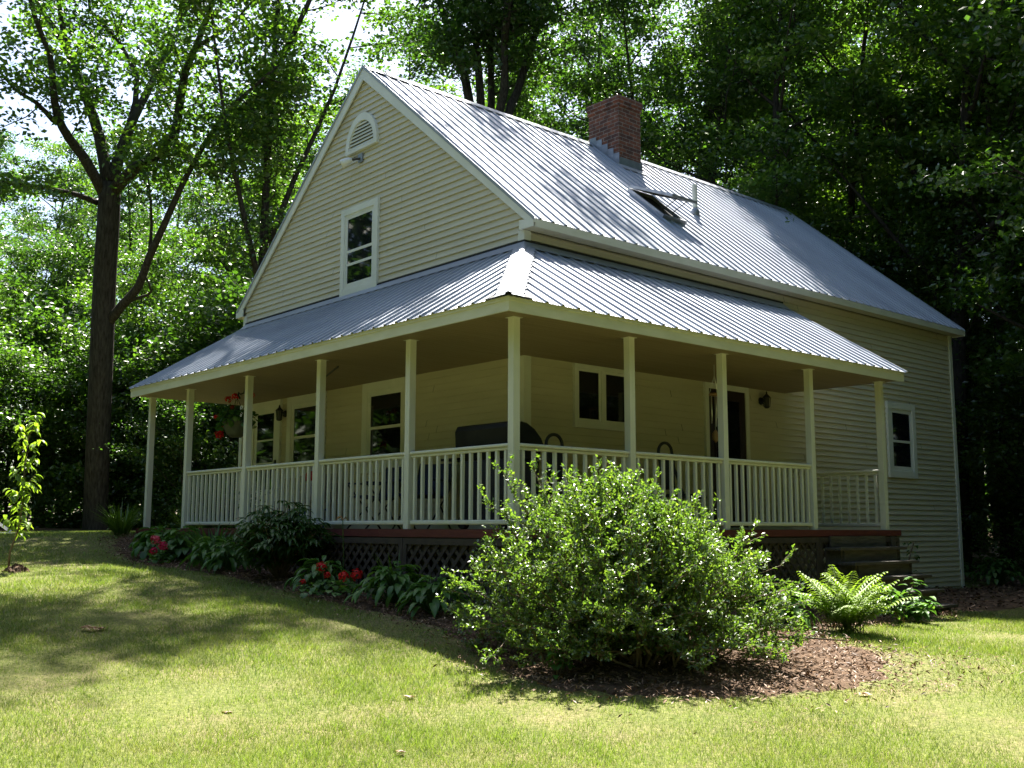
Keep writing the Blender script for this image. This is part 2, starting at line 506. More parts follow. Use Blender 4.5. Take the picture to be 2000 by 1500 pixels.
# ------------------------------------------------------------------ house
HW, HL = 7.66, 11.48
SL = 0.8403
ZE, ZR = 3.955, 7.378
EY = 0.2445
roof_z = lambda y: ZR - SL * abs(y - HW / 2)
house = empty("house", (0, 0, 0), 0, "cream clapboard gabled house with a grey metal roof and wraparound porch", "house")
gable_map = lambda u, n, z: (-n, u, z)          # wall X=0, outward -X
side_map = lambda u, n, z: (u, -n, z)           # wall Y=0, outward -Y

def siding_wall(name, fmap, lo, hi, zlo, ztop_fn, zmax, course=0.096):
    """overlapping clapboards with butt joints; ztop_fn(z)->(u0,u1) limits at height z"""
    mb = MB(fmap)
    z = zlo
    r = random.Random(hash(name) % 1000)
    while z < zmax - 0.01:
        z1 = min(z + course, zmax)
        a0, b0 = ztop_fn(z); a1, b1 = ztop_fn(z1)
        a0, b0, a1, b1 = max(a0, lo), min(b0, hi), max(a1, lo), min(b1, hi)
        if b0 > a0:
            if b1 < a1:
                a1 = b1 = (a1 + b1) / 2
            cuts = [0.0]
            t = r.uniform(.15, 1.2)
            while t < 1:
                cuts.append(t); t += r.uniform(.4, .8)
            cuts.append(1.0)
            for k in range(len(cuts) - 1):
                t0 = cuts[k] + (0.0006 if k else 0); t1 = cuts[k + 1]
                nb = 0.0165 + (0.0008 if k % 2 else 0)
                p = (a0 + (b0 - a0) * t0, nb, z); q = (a0 + (b0 - a0) * t1, nb, z)
                s = (a1 + (b1 - a1) * t1, nb - .025, z1); w = (a1 + (b1 - a1) * t0, nb - .025, z1)
                mb.quad(p, q, s, w)
                mb.quad((p[0], -.010, z), (q[0], -.010, z), q, p)
        z = z1
    return mb.build(name, M['siding'], house)

def gl(z):
    if z <= ZE - 0.1: return (0, HW)
    d = (ZR - 0.05 - z) / SL
    return (HW / 2 - d, HW / 2 + d)
siding_wall("wall", gable_map, 0.0, HW, -1.45, gl, ZR - 0.06)
siding_wall("wall", side_map, 0.0, HL, -1.45, lambda z: (0, HL), 3.86)
siding_wall("wall", lambda u, n, z: (HL + n, u, z), 0.0, HW, -1.45, gl, ZR - 0.06)
siding_wall("wall", lambda u, n, z: (u, HW + n, z), 0.0, HL, -1.45, lambda z: (0, HL), 3.86)
# inner body that keeps the walls solid
mb = MB()
mb.prism([(0.012, 0.012, -1.6), (0.012, HW - .012, -1.6), (0.012, HW - .012, 3.85), (0.012, HW / 2, ZR - .12), (0.012, 0.012, 3.85)], (HL - .024, 0, 0))
mb.build("wall_core", M['dark'], house)

# corner boards
for fm, u0 in ((1, 0), (2, 0), (3, HL), (4, HW)):
    mb = MB()
    if fm == 1: mb.box(-0.03, 0.09, -0.03, 0.0, -1.4, 3.85); mb.box(-0.03, 0.0, 0.0, 0.09, -1.4, 3.85)
    if fm == 3: mb.box(HL - .07, HL + .03, -0.03, 0.0, -1.4, 3.85); mb.box(HL, HL + .03, 0.0, 0.09, -1.4, 3.85)
    if fm == 4: mb.box(-0.03, 0.0, HW - .07, HW + .03, -1.4, 3.85); mb.box(0.0, 0.07, HW, HW + .03, -1.4, 3.85)
    if fm == 2: mb.box(HL, HL + .03, HW - .07, HW + .03, -1.4, 3.85); mb.box(HL - .07, HL, HW, HW + .03, -1.4, 3.85)
    mb.build("corner_board", M['trim'], house)

# ---- corrugated metal
def rib_profile(u0, u1, pitch=0.2286, off=0.0):
    out = [(u0, 0.0)]
    k0 = int(math.floor((u0 - off) / pitch)) - 1
    k1 = int(math.ceil((u1 - off) / pitch)) + 1
    for k in range(k0, k1):
        c = off + k * pitch
        for du, h in ((-.024, 0), (-.014, .022), (.014, .022), (.024, 0), (.062, 0), (.070, .004), (.084, .004), (.092, 0), (.137, 0), (.145, .004), (.159, .004), (.167, 0)):
            if u0 < c + du < u1:
                out.append((c + du, h))
    out.append((u1, 0.0))
    return out

def metal_sheet(name, O, U, D, length_fn, start_fn, u0, u1, Nn, parent, off=0.0, pitch=0.2286):
    """ribbed sheet: point = O + U*u + D*s, s from start_fn(u) to length_fn(u), rib height along Nn"""
    O, U, D, Nn = (np.array(v, float) for v in (O, U, D, Nn))
    pr = rib_profile(u0, u1, pitch, off)
    V, F = [], []
    for u, h in pr:
        V.append(O + U * u + D * start_fn(u) + Nn * h)
        V.append(O + U * u + D * length_fn(u) + Nn * h)
    for i in range(len(pr) - 1):
        F.append((2 * i, 2 * i + 1, 2 * i + 3, 2 * i + 2))
    o = link_mesh(name, np_mesh(name, V, F), M['metal'], parent)
    s = o.modifiers.new('thick', 'SOLIDIFY'); s.thickness = 0.003; s.offset = -1
    return o

cs = math.sqrt(1 + SL * SL)
slope_len = (HW / 2 + EY) * cs
X0, X1 = -0.03, 11.615
nr = np.array((0, -SL, 1)) / cs
nl = np.array((0, SL, 1)) / cs
ro = metal_sheet("roof", (0, HW / 2, ZR), (1, 0, 0), np.array((0, -1, -SL)) / cs, lambda u: slope_len, lambda u: 0.02, X0, X1, nr, house, 0.06)
rl = metal_sheet("roof", (0, HW / 2, ZR), (1, 0, 0), np.array((0, 1, -SL)) / cs, lambda u: slope_len, lambda u: 0.02, X0, X1, nl, house, 0.06)
# roof deck under the metal
mb = MB()
mb.prism([(X0 + .01, -EY + .02, ZE - .0), (X0 + .01, HW / 2, ZR - .015), (X0 + .01, HW + EY - .02, ZE), (X0 + .01, HW + EY - .02, ZE - .03), (X0 + .01, HW / 2, ZR - .05), (X0 + .01, -EY + .02, ZE - .03)], (X1 - X0 - .02, 0, 0))
mb.build("roof_deck", M['trim'], house)
# ridge cap
mb = MB()
for sgn in (1, -1):
    a = HW / 2
    w = 0.15
    mb.prism([(X0 - .01, a, ZR + .036), (X0 - .01, a - sgn * w, ZR + .036 - SL * w), (X0 - .01, a - sgn * w, ZR + .032 - SL * w), (X0 - .01, a, ZR + .032)], (X1 - X0 + .02, 0, 0))
mb.build("ridge_cap", M['metal'], ro)
# rake boards on the gable, with metal rake trim
for gx, sx in ((X0, -1), (X1, 1)):
    for sgn in (-1, 1):
        mb = MB()
        y_e = HW / 2 + sgn * (HW / 2 + EY)
        x_in, x_out = gx - sx * 0.0, gx + sx * 0.024
        zt = ZR - .004; ztE = ZE - .004
        h = 0.215
        mb.prism([(x_in, HW / 2, zt), (x_in, y_e, ztE), (x_in, y_e, ztE - .045), (x_in, y_e - sgn * .11, ztE - .045), (x_in, HW / 2, zt - h)], (x_out - x_in, 0, 0))
        mb.build("rake_board", M['trim'], house)
        mb = MB()
        mb.prism([(x_out + sx * .002, HW / 2, ZR + .03), (x_out + sx * .002, y_e + sgn * .01, ZE + .03 - .008), (x_out + sx * .002, y_e + sgn * .01, ZE - .032), (x_out + sx * .002, HW / 2, ZR - .026)], (sx * .012, 0, 0))
        mb.build("rake_trim", M['metal'], house)
# eave fascia, soffit, box returns
for sgn, yw in ((-1, 0.0), (1, HW)):
    ye = yw + sgn * EY
    mb = MB(); a, b = sorted((ye, ye - sgn * .02)); mb.box(X0, X1, a, b, 3.845, ZE - .006)
    mb.build("fascia", M['fascia'], house)
    mb = MB()
    n = 46
    for k in range(n):
        xa = X0 + (X1 - X0) * k / n; xb = X0 + (X1 - X0) * (k + 1) / n - .012
        a, b = sorted((ye - sgn * .022, yw + sgn * .016)); mb.box(xa, xb, a, b, 3.856, 3.866)
    mb.build("soffit", M['soffit'], house)
    for gx, sx in ((X0, -1), (X1, 1)):
        mb = MB(); a, b = sorted((ye, yw - sgn * .05)); c, d = sorted((gx + sx * .026, gx + sx * .046))
        mb.prism([(c, ye, 3.845), (c, ye, ZE - .02), (c, yw - sgn * .02, ZE + .02), (c, yw - sgn * .02, 3.845)], (d - c, 0, 0))
        mb.build("eave_return", M['trim'], house)

# ---- windows
def frame(mb, u0, u1, z0, z1, w, n0, n1, wb=None):
    wb = wb or w
    mb.box(u0, u0 + w, n0, n1, z0, z1)
    mb.box(u1 - w, u1, n0, n1, z0, z1)
    mb.box(u0 + w, u1 - w, n0, n1 - .002, z1 - w, z1)
    mb.box(u0 + w, u1 - w, n0, n1 - .002, z0, z0 + wb)

def hung_window(fmap, u0, u1, z0, z1, cw=0.10, split=0.5, extra=None, sill=True, label=None):
    mb = MB(fmap); frame(mb, u0, u1, z0, z1, cw, 0.0, 0.05)
    w = mb.build("window", M['trim'], house, bevel=0.004)
    if label: w['label'] = label
    a, b, c, d = u0 + cw, u1 - cw, z0 + cw, z1 - cw
    mb = MB(fmap); frame(mb, a, b, c, d, 0.03, 0.0, 0.036)
    if sill: mb.box(u0 - .02, u1 + .02, 0.0, 0.062, z0 - .03, z0 - .001)
    mb.build("frame", M['trim'], w)
    a, b, c, d = a + .03, b - .03, c + .03, d - .03
    zs = c + (d - c) * split
    mb = MB(fmap); frame(mb, a, b, zs - .02, d, 0.042, 0.0, 0.031)
    up = mb.build("sash", M['trim'], w)
    mb = MB(fmap); frame(mb, a, b, c, zs + .02, 0.042, 0.0, 0.026, 0.06)
    if extra: mb.box(a + .042, b - .042, 0.0, 0.027, extra - .02, extra + .02)
    lo = mb.build("sash", M['trim'], w)
    mb = MB(fmap); mb.box(a + .042, b - .042, 0.0, 0.022, zs + .022, d - .042); mb.build("pane", M['glass'], w)
    mb = MB(fmap); mb.box(a + .042, b - .042, 0.0, 0.018, c + .06, zs - .02); mb.build("pane", M['glass'], w)
    return w

hung_window(gable_map, 3.335, 4.385, 3.67, 5.095, 0.105, 0.5, 4.17, False, "upstairs sash window with white casing in the gable")
hung_window(gable_map, 2.45, 3.657, 0.86, 2.195, 0.14, 0.47, None, True, "downstairs sash window nearer the porch corner")
hung_window(gable_map, 4.75, 5.95, 0.86, 2.195, 0.14, 0.47, None, True, "downstairs sash window beside the white porch door")
hung_window(side_map, 8.86, 9.87, 0.945, 2.33, 0.12, 0.48, None, False, "sash window near the far end of the side wall")
# pair of casements on the side wall
mb = MB(side_map); frame(mb, .86, 1.96, 1.37, 2.195, .06, 0, .05); mb.box(1.37, 1.44, 0, .048, 1.43, 2.135); mb.box(.84, 1.98, 0, .07, 1.335, 1.369)
w = mb.build("window", M['trim'], house, bevel=.004); w['label'] = "pair of white casement windows over the porch"
for a, b in ((.92, 1.37), (1.44, 1.90)):
    mb = MB(side_map); frame(mb, a, b, 1.43, 2.135, .035, 0, .03); mb.build("sash", M['trim'], w)
    mb = MB(side_map); mb.box(a + .035, b - .035, 0, .02, 1.465, 2.10); mb.build("pane", M['glass'], w)

# half-round louvred gable vent
u_c, z_b, rr, sz = 3.85, 6.0, 0.45, 0.6 / 0.45
def arch(r, k=18): return [(u_c + r * math.cos(math.pi * i / k), z_b + .05 + (r * sz - .05 if True else 0) * math.sin(math.pi * i / k)) for i in range(k + 1)]
mb = MB(gable_map)
o_, i_ = arch(rr), arch(rr - .09)
for k in range(len(o_) - 1):
    a, b, c, d = o_[k], o_[k + 1], i_[k + 1], i_[k]
    mb.prism([(a[0], 0, a[1]), (b[0], 0, b[1]), (c[0], 0, c[1]), (d[0], 0, d[1])], (0, .055, 0))
mb.box(u_c - rr, u_c + rr, 0, .056, z_b, z_b + .052)
vent = mb.build("gable_vent", M['trim'], house); vent['label'] = "half-round white louvred vent under the peak"
mb = MB(gable_map)
for k in range(8):
    z0 = z_b + .06 + k * .058
    t = min(1, (z0 + .03 - z_b - .05) / ((rr - .09) * sz - .05))
    hw = (rr - .085) * math.sqrt(max(0, 1 - t * t))
    if hw > .03: mb.prism([(u_c - hw, .045, z0), (u_c + hw, .045, z0), (u_c + hw, .012, z0 + .05), (u_c - hw, .012, z0 + .05)], (0, .006, .008))
mb.build("louvre", M['trim'], vent)
mb = MB(gable_map); mb.poly([(u, .016, z) for u, z in i_]); mb.build("backing", M['dark'], vent)
# floodlight below the vent
mb = MB(gable_map); mb.box(3.83, 3.95, 0, .035, 5.80, 5.94)
fl = mb.build("floodlight", M['flash'], house)
mb = MB(); mb.tube([(-.03, 3.89, 5.86), (-.09, 3.95, 5.85), (-.12, 3.99, 5.84)], .02, 8); mb.build("arm", M['black'], fl)
mb = MB(); mb.tube([(-.12, 3.98, 5.845), (-.15, 4.02, 5.835), (-.20, 4.08, 5.80), (-.235, 4.12, 5.78)], [.03, .05, .068, .07], 14); mb.build("lamp_head", M['white'], fl, True)

# ---- doors
mb = MB(gable_map); frame(mb, 6.18, 7.20, 0.0, 2.195, .085, 0, .05, .03)
dr = mb.build("door", M['trim'], house, bevel=.004); dr['label'] = "white storm door with three glass panels"
mb = MB(gable_map); mb.box(6.265, 7.115, 0, .03, .03, 2.11)
for (c, d) in ((1.54, 1.97), (1.02, 1.50), (.62, .98)):
    pass
mb.build("door_leaf", M['trim'], dr)
for (c, d) in ((1.53, 1.975), (1.13, 1.50), (.66, 1.10)):
    mb = MB(gable_map); mb.box(6.42, 7.0, .03, .034, c, d); mb.build("pane", M['glass'], dr)
mb = MB(gable_map); mb.box(6.30, 6.34, .03, .055, .98, 1.16); mb.tube([(6.32, .055, 1.08), (6.32, .08, 1.08), (6.40, .08, 1.08)], .010, 6); mb.build("handle", M['black'], dr)
mb = MB(side_map); frame(mb, 3.60, 4.68, 0.0, 2.195, .085, 0, .05, .03)
dr = mb.build("door", M['trim'], house, bevel=.004); dr['label'] = "dark wooden door with a glass light near the steps"
mb = MB(side_map); mb.box(3.685, 4.595, 0, .03, .03, 2.11); mb.build("door_leaf", M['door'], dr)
mb = MB(side_map); mb.box(3.85, 4.43, .03, .035, 1.05, 1.95); mb.build("pane", M['glass'], dr)
mb = MB(side_map); frame(mb, 3.82, 4.46, 1.02, 1.98, .03, .03, .045); mb.build("panel_trim", M['door'], dr)
mb = MB(side_map); mb.tube([(3.77, .03, 1.0), (3.77, .09, 1.0)], [.015, .03], 10); mb.build("handle", M['chrome'], dr)

# ---- wall lanterns
def lantern(px, py, pz, ox, oy, name_label):
    """(px,py,pz) wall plate; (ox,oy) outward unit"""
    r_ = MB(); r_.tube([(px + ox * .014, py + oy * .014, pz), (px + ox * .04, py + oy * .04, pz)], [.06, .05], 12)
    r_.tube([(px + ox * .03, py + oy * .03, pz), (px + ox * .10, py + oy * .10, pz + .03), (px + ox * .13, py + oy * .13, pz + .01)], .014, 8)
    L = r_.build("wall_lantern", M['black'], house); L['label'] = name_label
    cx, cy = px + ox * .13, py + oy * .13
    b = MB()
    b.tube([(cx, cy, pz + .04), (cx, cy, pz + .06), (cx, cy, pz + .095), (cx, cy, pz + .11), (cx, cy, pz + .125), (cx, cy, pz + .15)], [.068, .06, .024, .012, .016, .004], 6)
    b.tube([(cx, cy, pz - .125), (cx, cy, pz - .108), (cx, cy, pz - .095)], [.024, .046, .048], 6)
    for k in range(6):
        an = math.pi * k / 3
        b.tube([(cx + .045 * math.cos(an), cy + .045 * math.sin(an), pz - .10), (cx + .062 * math.cos(an), cy + .062 * math.sin(an), pz + .048)], .006, 5)
    b.build("cage", M['black'], L)
    g = MB(); g.tube([(cx, cy, pz - .094), (cx, cy, pz + .039)], [.04, .056], 6); g.build("lamp_glass", M['lampglass'], L)
lantern(0, 6.06, 1.93, -1, 0, "black carriage lantern beside the white storm door")
lantern(5.03, 0, 2.02, 0, -1, "dark carriage lantern beside the dark door")

# ---- chimney
cx0, cx1, cy0, cy1 = 5.19, 5.80, 3.11, 3.90
mb = MB(); mb.box(cx0, cx1, cy0, cy1, roof_z(cy0) - .15, 8.02)
ch = mb.build("chimney", M['brick'], house)
mb = MB(); mb.box(cx0 - .02, cx1 + .02, cy0 - .02, cy1 + .02, 7.96, 8.04); mb.box(cx0 - .035, cx1 + .035, cy0 - .035, cy1 + .035, 8.041, 8.155)
mb.build("cap", M['brick'], ch)
mb = MB(); mb.box(cx0 + .14, cx1 - .14, cy0 + .16, cy1 - .16, 8.15, 8.19); mb.build("flue", M['flash'], ch)
st = 5
for k in range(st):
    ya = cy0 - .015 + (HW / 2 + .02 - cy0) * k / st; yb = ya + (HW / 2 + .02 - cy0) / st + .02
    mb = MB(); mb.prism([(cx0 - .008 - .003 * k, ya, roof_z(ya) + .01), (cx0 - .008 - .003 * k, yb, roof_z(yb) + .01), (cx0 - .008 - .003 * k, yb, roof_z(yb) + .13), (cx0 - .008 - .003 * k, ya, roof_z(yb) + .12)], (-.004, 0, 0))
    mb.build("flashing", M['flash'], ch)
mb = MB(); mb.prism([(cx0 - .03, cy0 - .006, roof_z(cy0) + .0), (cx1 + .03, cy0 - .006, roof_z(cy0)), (cx1 + .03, cy0 - .006, roof_z(cy0) + .17), (cx0 + .03, cy0 - .006, roof_z(cy0) + .17)], (0, -.005, 0))
a = np.array((0, -1, -SL)) / cs
mb.quad((cx0 - .1, cy0 - .006, roof_z(cy0) + .03), (cx1 + .1, cy0 - .006, roof_z(cy0) + .03), (cx1 + .1, cy0 - .16, roof_z(cy0 - .16) + .028), (cx0 - .1, cy0 - .16, roof_z(cy0 - .16) + .028))
mb.build("flashing", M['flash'], ch)
# ---- vent pipe
mb = MB(); mb.tube([(5.6, 1.67, 5.45), (5.6, 1.67, 6.12)], .046, 16)
vp = mb.build("vent_pipe", M['fascia'], house)
mb = MB(); mb.tube([(5.6, 1.67, roof_z(1.67) - .05), (5.6, 1.67, roof_z(1.67) + .08), (5.6, 1.67, roof_z(1.67) + .12)], [.09, .075, .06], 14); mb.build("collar", M['flash'], vp, True)
# ---- skylight
def rp(x, y, h): return (x, y - SL / cs * h, roof_z(y) + h / cs)
sx0, sx1, sy0, sy1 = 3.93, 4.52, 1.02, 1.78
mb = MB()
for (xa, xb, ya, yb) in ((sx0, sx0 + .05, sy0, sy1), (sx1 - .05, sx1, sy0, sy1), (sx0 + .05, sx1 - .05, sy0, sy0 + .045), (sx0 + .05, sx1 - .05, sy1 - .045, sy1)):
    mb.prism([rp(xa, ya, 0.0), rp(xb, ya, 0.0), rp(xb, yb, 0.0), rp(xa, yb, 0.0)], tuple(np.array(rp(0, 0, .075)) - np.array(rp(0, 0, 0))))
sk = mb.build("skylight", M['flash'], house); sk['label'] = "roof window propped open on two stays"
mb = MB(); mb.quad(rp(sx0 + .05, sy0 + .045, .026), rp(sx1 - .05, sy0 + .045, .026), rp(sx1 - .05, sy1 - .045, .026), rp(sx0 + .05, sy1 - .045, .026)); mb.build("opening", M['dark'], sk)  # flat dark sheet; the hole's shade is its colour
hinge = Vector(rp(0, sy1, .08)); al = math.atan(SL) - R(18)
dd = Vector((0, -math.cos(al), -math.sin(al))); nn = Vector((0, -math.sin(al), math.cos(al)))
LS = (sy1 - sy0) * cs + .03
def sp(x, l, h): q = Vector((x, hinge.y, hinge.z)) + dd * l + nn * h; return tuple(q)
mb = MB()
for (xa, xb, la, lb) in ((sx0 - .02, sx0 + .05, 0, LS), (sx1 - .05, sx1 + .02, 0, LS), (sx0 + .05, sx1 - .05, LS - .07, LS), (sx0 + .05, sx1 - .05, 0, .07)):
    mb.prism([sp(xa, la, 0), sp(xb, la, 0), sp(xb, lb, 0), sp(xa, lb, 0)], tuple(nn * .045))
mb.build("sash", M['flash'], sk)
mb = MB(); mb.prism([sp(sx0 + .05, .07, .02), sp(sx1 - .05, .07, .02), sp(sx1 - .05, LS - .07, .02), sp(sx0 + .05, LS - .07, .02)], tuple(nn * .012)); mb.build("pane", M['lampglass'], sk)
for xx in (sx0 + .20, sx1 - .14):
    mb = MB(); mb.tube([rp(xx, sy0 + .2, .07), sp(xx, LS - .08, 0)], .007, 6); mb.build("stay", M['black'], sk)

# ------------------------------------------------------------------ porch
DX, DY = 1.727, 1.76
OV = 2.085                                   # eave line
ZP, ZM = 3.643, 2.337
SP = (ZP - ZM) / OV
cp = math.sqrt(1 + SP * SP)
YL, XR = 7.6, 5.71
np_f = np.array((-SP, 0, 1)) / cp; np_s = np.array((0, -SP, 1)) / cp
pf = metal_sheet("porch_roof", (0, 0, ZP), (0, 1, 0), np.array((-1, 0, -SP)) / cp, lambda u: (OV + .03) * cp, lambda u: (0.0 if u >= 0 else -u * cp), -OV - .0, YL + .03, np_f, house, 0.05)
ps = metal_sheet("porch_roof", (0, 0, ZP), (1, 0, 0), np.array((0, -1, -SP)) / cp, lambda u: (OV + .03) * cp, lambda u: (0.0 if u >= 0 else -u * cp), -OV - .0, XR + .05, np_s, house, 0.02)
# hip flashing: two wings with small folds
mb = MB()
hip = lambda t: np.array((-t, -t, ZP - SP * t))
ed1 = np.array((0, 1, 0.0)); ed2 = np.array((1, 0, 0.0))
for e, nv in ((ed1, np_f), (ed2, np_s)):
    prof = [(0.0, .045), (.03, .047), (.05, .03), (.13, .03), (.14, .036), (.15, .03), (.27, .027), (.31, .024)]
    prof = [(a_ * .66, b_) for a_, b_ in prof]
    for (w0, h0), (w1, h1) in zip(prof[:-1], prof[1:]):
        a0 = hip(0.02) + e * w0 + nv * h0; a1 = hip(OV + .045) + e * w0 + nv * h0
        b0 = hip(0.02) + e * w1 + nv * h1; b1 = hip(OV + .045) + e * w1 + nv * h1
        if w0 == 0.0:
            a0 = hip(0.02) + np.array((0, 0, .055)); a1 = hip(OV + .045) + np.array((0, 0, .055))
        mb.quad(tuple(a0), tuple(a1), tuple(b1), tuple(b0))
hf = mb.build("hip_flashing", M['metal'], house)
mb = MB()
for e, nv in ((ed1, np_f), (ed2, np_s)):
    for k in range(16):
        q = hip(.16 + k * .125) + e * .195 + nv * .026
        mb.box(q[0] - .008, q[0] + .008, q[1] - .008, q[1] + .008, q[2], q[2] + .01)
tag(mb.build("screw", M['flash'], hf), kind="stuff")
mb = MB()
q = hip(OV + .02)
mb.prism([(-OV - .03, -OV + .30, ZM - .01), (-OV - .03, -OV - .03, ZM - .01), (-OV + .30, -OV - .03, ZM - .01), (-OV + .33, -OV + .02, ZM + .025), (-OV + .02, -OV + .02, ZM + .035), (-OV + .02, -OV + .33, ZM + .025)], (0, 0, .012))
mb.build("dark_gap_strip", M['dark'], hf)  # dark strip filling the gap under the hip end
# screws over the sheets
for par, fx in ((pf, lambda u, s: (-s, u, ZP - SP * s)), (ps, lambda u, s: (u, -s, ZP - SP * s))):
    mb = MB()
    k = 0.05 + .1143 if par is pf else .02 + .1143
    umax = YL if par is pf else XR
    while k < umax:
        for s in (.35, .95, 1.55, 2.02):
            q = fx(k - .075, s); mb.box(q[0] - .006, q[0] + .006, q[1] - .006, q[1] + .006, q[2] + .0, q[2] + .012)
        k += .2286
    tag(mb.build("screw", M['flash'], par), kind="stuff")
# wall flashing on top of the porch roofs
mb = MB(); mb.prism([(-.02, -.035, ZP + .055), (-.035, -.035, ZP + .055), (-.13, -.13, ZP - SP * .13 + .034), (-.13, -.13, ZP - SP * .13 + .028)], (0, 0, 0)) if False else None
mb.quad((-.032, -.032, ZP + .05), (-.032, YL, ZP + .05), (-.15, YL, ZP - SP * .15 + .03), (-.15, -.15, ZP - SP * .15 + .03))
mb.quad((-.032, -.032, ZP + .05), (XR, -.032, ZP + .05), (XR, -.15, ZP - SP * .15 + .03), (-.15, -.15, ZP - SP * .15 + .03))
mb.build("wall_flashing", M['metal'], house)
mb = MB(); mb.box(-.034, -.031, -.034, YL, ZP + .03, ZP + .075); mb.box(-.031, XR, -.034, -.031, ZP + .03, ZP + .075)
mb.build("dark_gap_strip", M['dark'], house)  # black strip painted in for the shaded gap above the porch roof
# sheathing under the metal
mb = MB()
mb.poly([(0, 0, ZP - .02), (0, YL, ZP - .02), (-OV + .02, YL, ZM - .015), (-OV + .02, -OV + .02, ZM - .015)])
mb.poly([(0, 0, ZP - .02), (-OV + .02, -OV + .02, ZM - .015), (XR, -OV + .02, ZM - .015), (XR, 0, ZP - .02)])
mb.build("porch_sheathing", M['ceiling'], house)
# end panels
mb = MB(); mb.prism([(-.02, YL - .02, 2.21), (-OV + .04, YL - .02, 2.21), (-OV + .04, YL - .02, ZM - .02), (-.02, YL - .02, ZP - .03)], (0, .015, 0)); mb.build("end_panel", M['trim'], house)
mb = MB(); mb.prism([(XR - .02, -.02, 2.21), (XR - .02, -OV + .04, 2.21), (XR - .02, -OV + .04, ZM - .02), (XR - .02, -.02, ZP - .03)], (.015, 0, 0)); mb.build("end_panel", M['siding'], house)
# porch fascia
mb = MB(); mb.box(-OV, -OV + .022, -OV, YL, 2.178, ZM - .012); mb.box(-OV - .012, -OV, -OV - .012, YL, ZM - .05, ZM - .01); mb.build("porch_fascia", M['fascia'], house)
mb = MB(); mb.box(-OV + .022, XR, -OV, -OV + .022, 2.178, ZM - .012); mb.box(-OV, XR, -OV - .012, -OV, ZM - .05, ZM - .01); mb.build("porch_fascia", M['fascia'], house)
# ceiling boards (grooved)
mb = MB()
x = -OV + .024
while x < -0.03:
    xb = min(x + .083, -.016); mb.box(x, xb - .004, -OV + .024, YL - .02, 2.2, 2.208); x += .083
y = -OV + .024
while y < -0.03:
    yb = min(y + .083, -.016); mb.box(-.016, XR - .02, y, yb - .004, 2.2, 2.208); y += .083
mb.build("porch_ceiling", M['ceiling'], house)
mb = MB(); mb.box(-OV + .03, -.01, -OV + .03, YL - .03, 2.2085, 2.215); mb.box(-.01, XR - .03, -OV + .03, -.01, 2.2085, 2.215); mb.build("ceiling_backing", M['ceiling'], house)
# deck
DXE, DYE, DYL, DXR = -DX - .085, -DY - .085, 7.78, 5.86
mb = MB()
x = DXE + .03
while x < -.02:
    xb = min(x + .14, -.016); mb.box(x, xb - .005, DYE + .03, DYL - .03, -.036, 0); x += .14
y = DYE + .03
while y < -.02:
    yb = min(y + .14, -.016); mb.box(-.012, DXR - .03, y, yb - .005, -.036, 0); y += .14
dk = mb.build("deck", M['deckred'], house)
mb = MB()
r_ = random.Random(3)
y = DYE
while y < DYL - .01:
    yb = min(DYL, y + r_.choice((2.4, 3.0))); mb.box(DXE, DXE + .028, y, yb - .004, -.085 - r_.uniform(0, .004), -.001); y = yb
mb.build("edge_board", M['deckred'], dk)
mb = MB(); mb.box(DXE + .028, DXR, DYE, DYE + .028, -.085, -.001); mb.build("edge_board", M['deckred'], dk)
mb = MB(); mb.box(DXR - .028, DXR, DYE + .028, -.016, -.085, -.001); mb.build("edge_board", M['deckred'], dk)
# rim joists
mb = MB(); mb.box(DXE + .05, DXE + .09, DYE + .05, DYL - .05, -.25, -.04); mb.box(DXE + .09, DXR - .05, DYE + .05, DYE + .09, -.25, -.04); mb.box(DXR - .09, DXR - .05, DYE + .09, -.02, -.25, -.04)
mb.build("rim_joist", M['lattice'], dk)

# lattice skirt
def lattice_panel(fmap, u0, u1, z0, z1):
    mb = MB(fmap)
    for sgn, n0 in ((1, 0.0), (-1, .008)):
        c = (z0 - u1) if sgn == 1 else (u0 + z0)
        hi = (z1 - u0) if sgn == 1 else (u1 + z1)
        while c < hi:
            pts = []
            for off in (0, .062):
                if sgn == 1:
                    ua, ub = max(u0, z0 - c - off), min(u1, z1 - c - off)
                    pts.append(((ua, ua + c + off), (ub, ub + c + off)) if ub > ua else None)
                else:
                    ua, ub = max(u0, c + off - z1), min(u1, c + off - z0)
                    pts.append(((ua, c + off - ua), (ub, c + off - ub)) if ub > ua else None)
            if pts[0] and pts[1]:
                (a, b), (d, e) = pts
                mb.prism([(a[0], n0, a[1]), (b[0], n0, b[1]), (e[0], n0, e[1]), (d[0], n0, d[1])], (0, .008, 0))
            c += .165
    o = mb.build("lattice", M['lattice'], house)
    mb = MB(fmap); mb.box(u0, u0 + .07, .016, .03, z0, z1); mb.box(u1 - .07, u1, .016, .03, z0, z1); mb.box(u0 + .07, u1 - .07, .016, .03, z1 - .07, z1)
    mb.build("lattice_frame", M['lattice'], o)
lf = lambda u, n, z: (DXE + .03 - n, u, z)
ls = lambda u, n, z: (u, DYE + .03 - n, z)
ys = [7.7, 6.05, 4.07, 2.07, .067, -1.80]
for a, b in zip(ys[1:], ys[:-1]):
    lattice_panel(lf, a, b - .01, min(g1(DXE, a), g1(DXE, b)) - .12, -.10)
xs = [-1.78, .046, 1.762, 3.69]
for a, b in zip(xs[:-1], xs[1:]):
    lattice_panel(ls, a, b - .01, min(g1(a, DYE), g1(b, DYE)) - .12, -.10)
lattice_panel(ls, 3.69, 5.80, -1.2, -.10)

